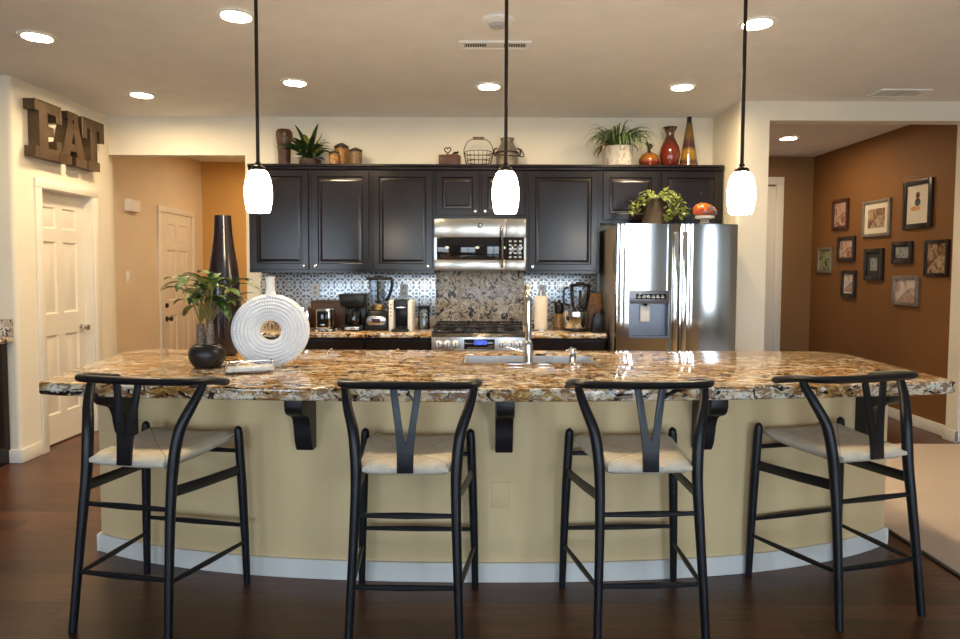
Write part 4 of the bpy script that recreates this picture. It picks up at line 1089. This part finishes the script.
# ------------------------------------------------------------------ pictures in the side hall
PH = [m_patch('photo_print_a', [(.30, .12, .08), (.55, .38, .30), (.25, .08, .05), (.62, .55, .48)], 9, .25),
      m_patch('photo_print_b', [(.02, .02, .015), (.20, .10, .05), (.45, .33, .22), (.05, .03, .03)], 11, .25),
      m_patch('photo_print_c', [(.06, .10, .03), (.35, .38, .20), (.03, .04, .02), (.5, .46, .36)], 13, .25),
      m_patch('photo_print_d', [(.10, .11, .12), (.30, .31, .32), (.18, .18, .20)], 9, .2),
      m_patch('photo_print_e', [(.50, .36, .30), (.62, .55, .52), (.33, .20, .15), (.55, .48, .45)], 6, .25)]
FRB = M('black_frame', (.014, .010, .009), .35, var=.3, sc=30); FRS = M('silver_frame', (.30, .27, .23), .35, metal=.6, var=.2, sc=40); FRM = M('mahogany_frame', (.060, .014, .008), .35, var=.3, sc=20)
MATW = M('cream_mat', (.66, .60, .50), .8, var=.03, sc=30); MATD = M('dark_mat', (.03, .028, .03), .7, sc=30)
def picture(label, y, z, w, h, fw, fm, mw=0, mm=None, ph=0, art=None):
    t = thing('picture_frame', label, 'picture', (3.95, y, z), 0, 'framed pictures on the ochre hall wall')
    # local frame: x' = -y direction seen from the left, build straight in wall space (faces -X)
    def bx(b, u0, u1, v0, v1, d0, d1, bev=.0): b.box(-d1, -d0, -u1, -u0, v0, v1, bev); return b
    b = B(); W, H_ = w/2, h/2
    for u0, u1, v0, v1 in ((-W, -W+fw, -H_, H_), (W-fw, W, -H_, H_), (-W+fw, W-fw, -H_, -H_+fw), (-W+fw, W-fw, H_-fw, H_)): bx(b, u0, u1, v0, v1, .0008, .026, .003)
    b.build('frame', fm, t)
    if mw:
        bx(B(), -W+fw, W-fw, -H_+fw, H_-fw, .001, .012).build('mat_board', mm, t)
        bx(B(), -W+fw+mw, W-fw-mw, -H_+fw+mw, H_-fw-mw, .0122, .0135).build('print', PH[ph], t)
    else:
        bx(B(), -W+fw, W-fw, -H_+fw, H_-fw, .001, .012).build('print', MATW if art else PH[ph], t)
    if art:
        for nm2, col, cy, cz, ry, rz_ in art:
            q = B().lathe([(1, 0), (1, .002), (0, .002)], 20)
            for v in q.bm.verts: v.co = Vector((-.0122-v.co.z, -(cy+v.co.x*ry), cz+v.co.y*rz_))
            q.build(nm2, M('art_'+nm2, col, .6), t)
picture('mahogany framed portrait photograph, upper left of the hall pictures', 7.04, 2.022, .30, .325, .035, FRM, 0, None, 0)
picture('silver framed family photo in a wide cream mat', 6.40, 1.928, .44, .36, .03, FRS, .055, MATW, 1)
picture('large black framed print of a small seated figure, topmost of the pictures', 5.80, 2.005, .38, .435, .045, FRB, art=[('hair', (.30, .10, .03), .0, .085, .028, .025), ('head', (.60, .36, .22), .0, .062, .024, .024), ('blouse', (.05, .05, .06), .0, .018, .036, .034), ('legs', (.55, .28, .12), -.03, -.035, .065, .022)])
picture('small silver framed snapshot with green tones, leftmost on the hall wall', 7.33, 1.525, .29, .29, .03, FRS, 0, None, 2)
picture('black framed snapshot between the mahogany portrait and the narrow frame below it', 6.91, 1.641, .33, .265, .04, FRB, 0, None, 0)
picture('upright black frame with a wide dark mat and a narrow photo', 6.415, 1.470, .30, .315, .04, FRB, .055, MATD, 3)
picture('small square black frame with a grey picture', 5.99, 1.577, .285, .205, .04, FRB, .012, MATD, 3)
picture('black framed dark group photo at the right end of the pictures', 5.535, 1.516, .29, .315, .03, FRB, 0, None, 1)
picture('small narrow black framed portrait, lowest on the left', 6.84, 1.267, .26, .285, .04, FRB, .015, MATW, 4)
picture('silver grey framed close up face photo, lowest on the right', 5.925, 1.224, .35, .275, .035, FRS, 0, None, 4)

# ------------------------------------------------------------------ ceiling
def can(label, x, y):
    t = thing('recessed_light', label, 'ceiling light', (x, y, CZ-.001), 0, 'recessed ceiling lights')
    B().lathe([(.098, 0), (.096, -.006), (.078, -.009), (.074, -.004), (.074, 0)], 28, cap=False).build('trim_ring', PLAST, t)
    B().lathe([(.073, -.003), (.05, -.005), (0, -.006)], 28).build('bulb', CANL, t)
    return t
c0 = can('glowing recessed ceiling light nearest the top left corner', -2.585, 3.80)
for x, y, lb in ((-1.305, 3.48, 'large glowing recessed ceiling light left of the left pendant rod'), (1.505, 3.56, 'large glowing recessed ceiling light beside the right pendant rod'),
                 (-2.63, 5.04, 'recessed ceiling light near the EAT sign'), (-1.345, 4.70, 'recessed ceiling light above the left wall cabinets'),
                 (.06, 4.775, 'recessed ceiling light above the microwave beside the middle pendant rod'), (1.48, 4.775, 'recessed ceiling light in front of the red vase'), (3.13, 6.58, 'recessed ceiling light in the ochre picture hall'),
                 (-2.40, 7.40, 'recessed ceiling light inside the left hall')):
    dup(c0, (x, y, CZ-.001), 0, lb)
def pendant(label, x, y):
    t = thing('pendant_lamp', label, 'pendant lamp', (x, y, CZ-.001), 0, 'pendant lamps over the island')
    B().lathe([(.060, 0), (.060, -.012), (.02, -.026), (0, -.026)], 20).build('canopy', IRON, t)
    B().tube([(0, 0, -.024), (0, 0, -.862)], .0085, 10).build('rod', IRON, t)
    B().lathe([(0, -.850), (.012, -.850), (.014, -.862), (.030, -.872), (.035, -.885), (.0345, -.892)], 20).build('socket_cap', IRON, t)
    B().lathe([(.034, -.888), (.044, -.899), (.055, -.925), (.062, -.965), (.0635, -.998), (.061, -1.035), (.054, -1.072), (.048, -1.083), (.045, -1.083), (0, -1.065)], 28).build('shade', PENL, t)
    return t
p0 = pendant('lit opal glass pendant hanging before the leftmost dark cabinet', -1.04, 3.02)
dup(p0, (.118, 3.02, CZ-.001), 0, 'lit opal glass pendant hanging in front of the microwave')
dup(p0, (1.222, 3.02, CZ-.001), 0, 'lit opal glass pendant hanging right of the refrigerator')
sm = thing('smoke_detector', 'round white smoke detector on the ceiling by the middle pendant rod', 'smoke detector', (.09, 3.535, CZ-.001))
B().lathe([(.092, 0), (.090, -.012), (.070, -.020), (.050, -.022)], 28).build('base', PLAST, sm)
B().lathe([(.048, -.0225), (.040, -.036), (.015, -.040), (0, -.040)], 20).build('sensor', M('grey_sensor', (.45, .45, .46), .4), sm)
def vent(label, x, y, w, d):
    t = thing('ceiling_vent', label, 'vent', (x, y, CZ-.001), 0, 'ceiling air vents')
    b = B()
    for x0, x1, y0, y1 in ((-w/2, w/2, -d/2, -d/2+.025), (-w/2, w/2, d/2-.025, d/2), (-w/2, -w/2+.03, -d/2+.025, d/2-.025), (w/2-.03, w/2, -d/2+.025, d/2-.025)): b.box(x0, x1, y0, y1, -.012, 0, .002)
    b.build('frame', PLAST, t)
    B().box(-w/2+.03, w/2-.03, -d/2+.025, d/2-.025, -.003, 0).build('backing', M('vent_shadow', (.06, .055, .05), .8), t)
    s = B(); n = 26
    for i in range(n):
        xx = -w/2+.035+(w-.07)*i/(n-1)
        if .33 < i/(n-1) < .62: s.box(xx-.004, xx+.0125, -d/2+.026, d/2-.026, -.010, -.0032)
        else: s.box(xx-.002, xx+.002, -d/2+.026, d/2-.026, -.010, -.0032)
    s.build('louvres', PLAST, t)
vent('long louvred air vent on the ceiling behind the smoke detector', .085, 3.90, .43, .13)
vent('small louvred air vent on the ceiling above the picture hall opening', 3.15, 4.90, .38, .20)

# ------------------------------------------------------------------ light
wd = D.worlds.new('World'); SC.world = wd; wd.use_nodes = True
nt = wd.node_tree; bg = nt.nodes['Background']
tc = nt.nodes.new('ShaderNodeTexCoord'); sx = nt.nodes.new('ShaderNodeSeparateXYZ'); nt.links.new(tc.outputs['Generated'], sx.inputs[0])
r = ramp(nt, sx.outputs['Z'], [(.0, (.45, .44, .40)), (.49, (.70, .72, .70)), (.53, (.78, .89, 1.0)), (1, (.50, .72, 1.0))])
mr = nt.nodes.new('ShaderNodeMath'); mr.operation = 'MULTIPLY_ADD'; mr.inputs[1].default_value = .5; mr.inputs[2].default_value = .5
nt.links.new(sx.outputs['Z'], mr.inputs[0])
for n_ in nt.nodes:
    if n_.type == 'VALTORGB': nt.links.new(mr.outputs[0], n_.inputs['Fac'])
nt.links.new(r, bg.inputs['Color']); bg.inputs['Strength'].default_value = 4.6
for i, (a, b, c, d) in enumerate(WINS):
    l = D.lights.new('window_portal', 'AREA'); l.shape = 'RECTANGLE'; l.size = b-a; l.size_y = d-c; l.cycles.is_portal = True
    o = D.objects.new('window_portal', l); COL.objects.link(o); o.location = ((a+b)/2, RY0-.16, (c+d)/2); o.rotation_euler = (PI/2, 0, 0)

# ------------------------------------------------------------------ camera
cam = D.cameras.new('Camera'); cam.lens = 24; cam.sensor_width = 36; cam.shift_y = -17.5/960; cam.clip_start = .05
co = D.objects.new('Camera', cam); COL.objects.link(co)
co.matrix_world = Matrix.Translation((0, 0, 1.40)) @ Matrix.Rotation(PI/2-math.atan(32/640), 4, 'X') @ Matrix.Rotation(math.radians(.2), 4, 'Z')
SC.camera = co
vs = SC.view_settings; vs.view_transform = 'Standard'; vs.look = 'None'; vs.exposure = 1.6; vs.gamma = 1; vs.use_curve_mapping = False
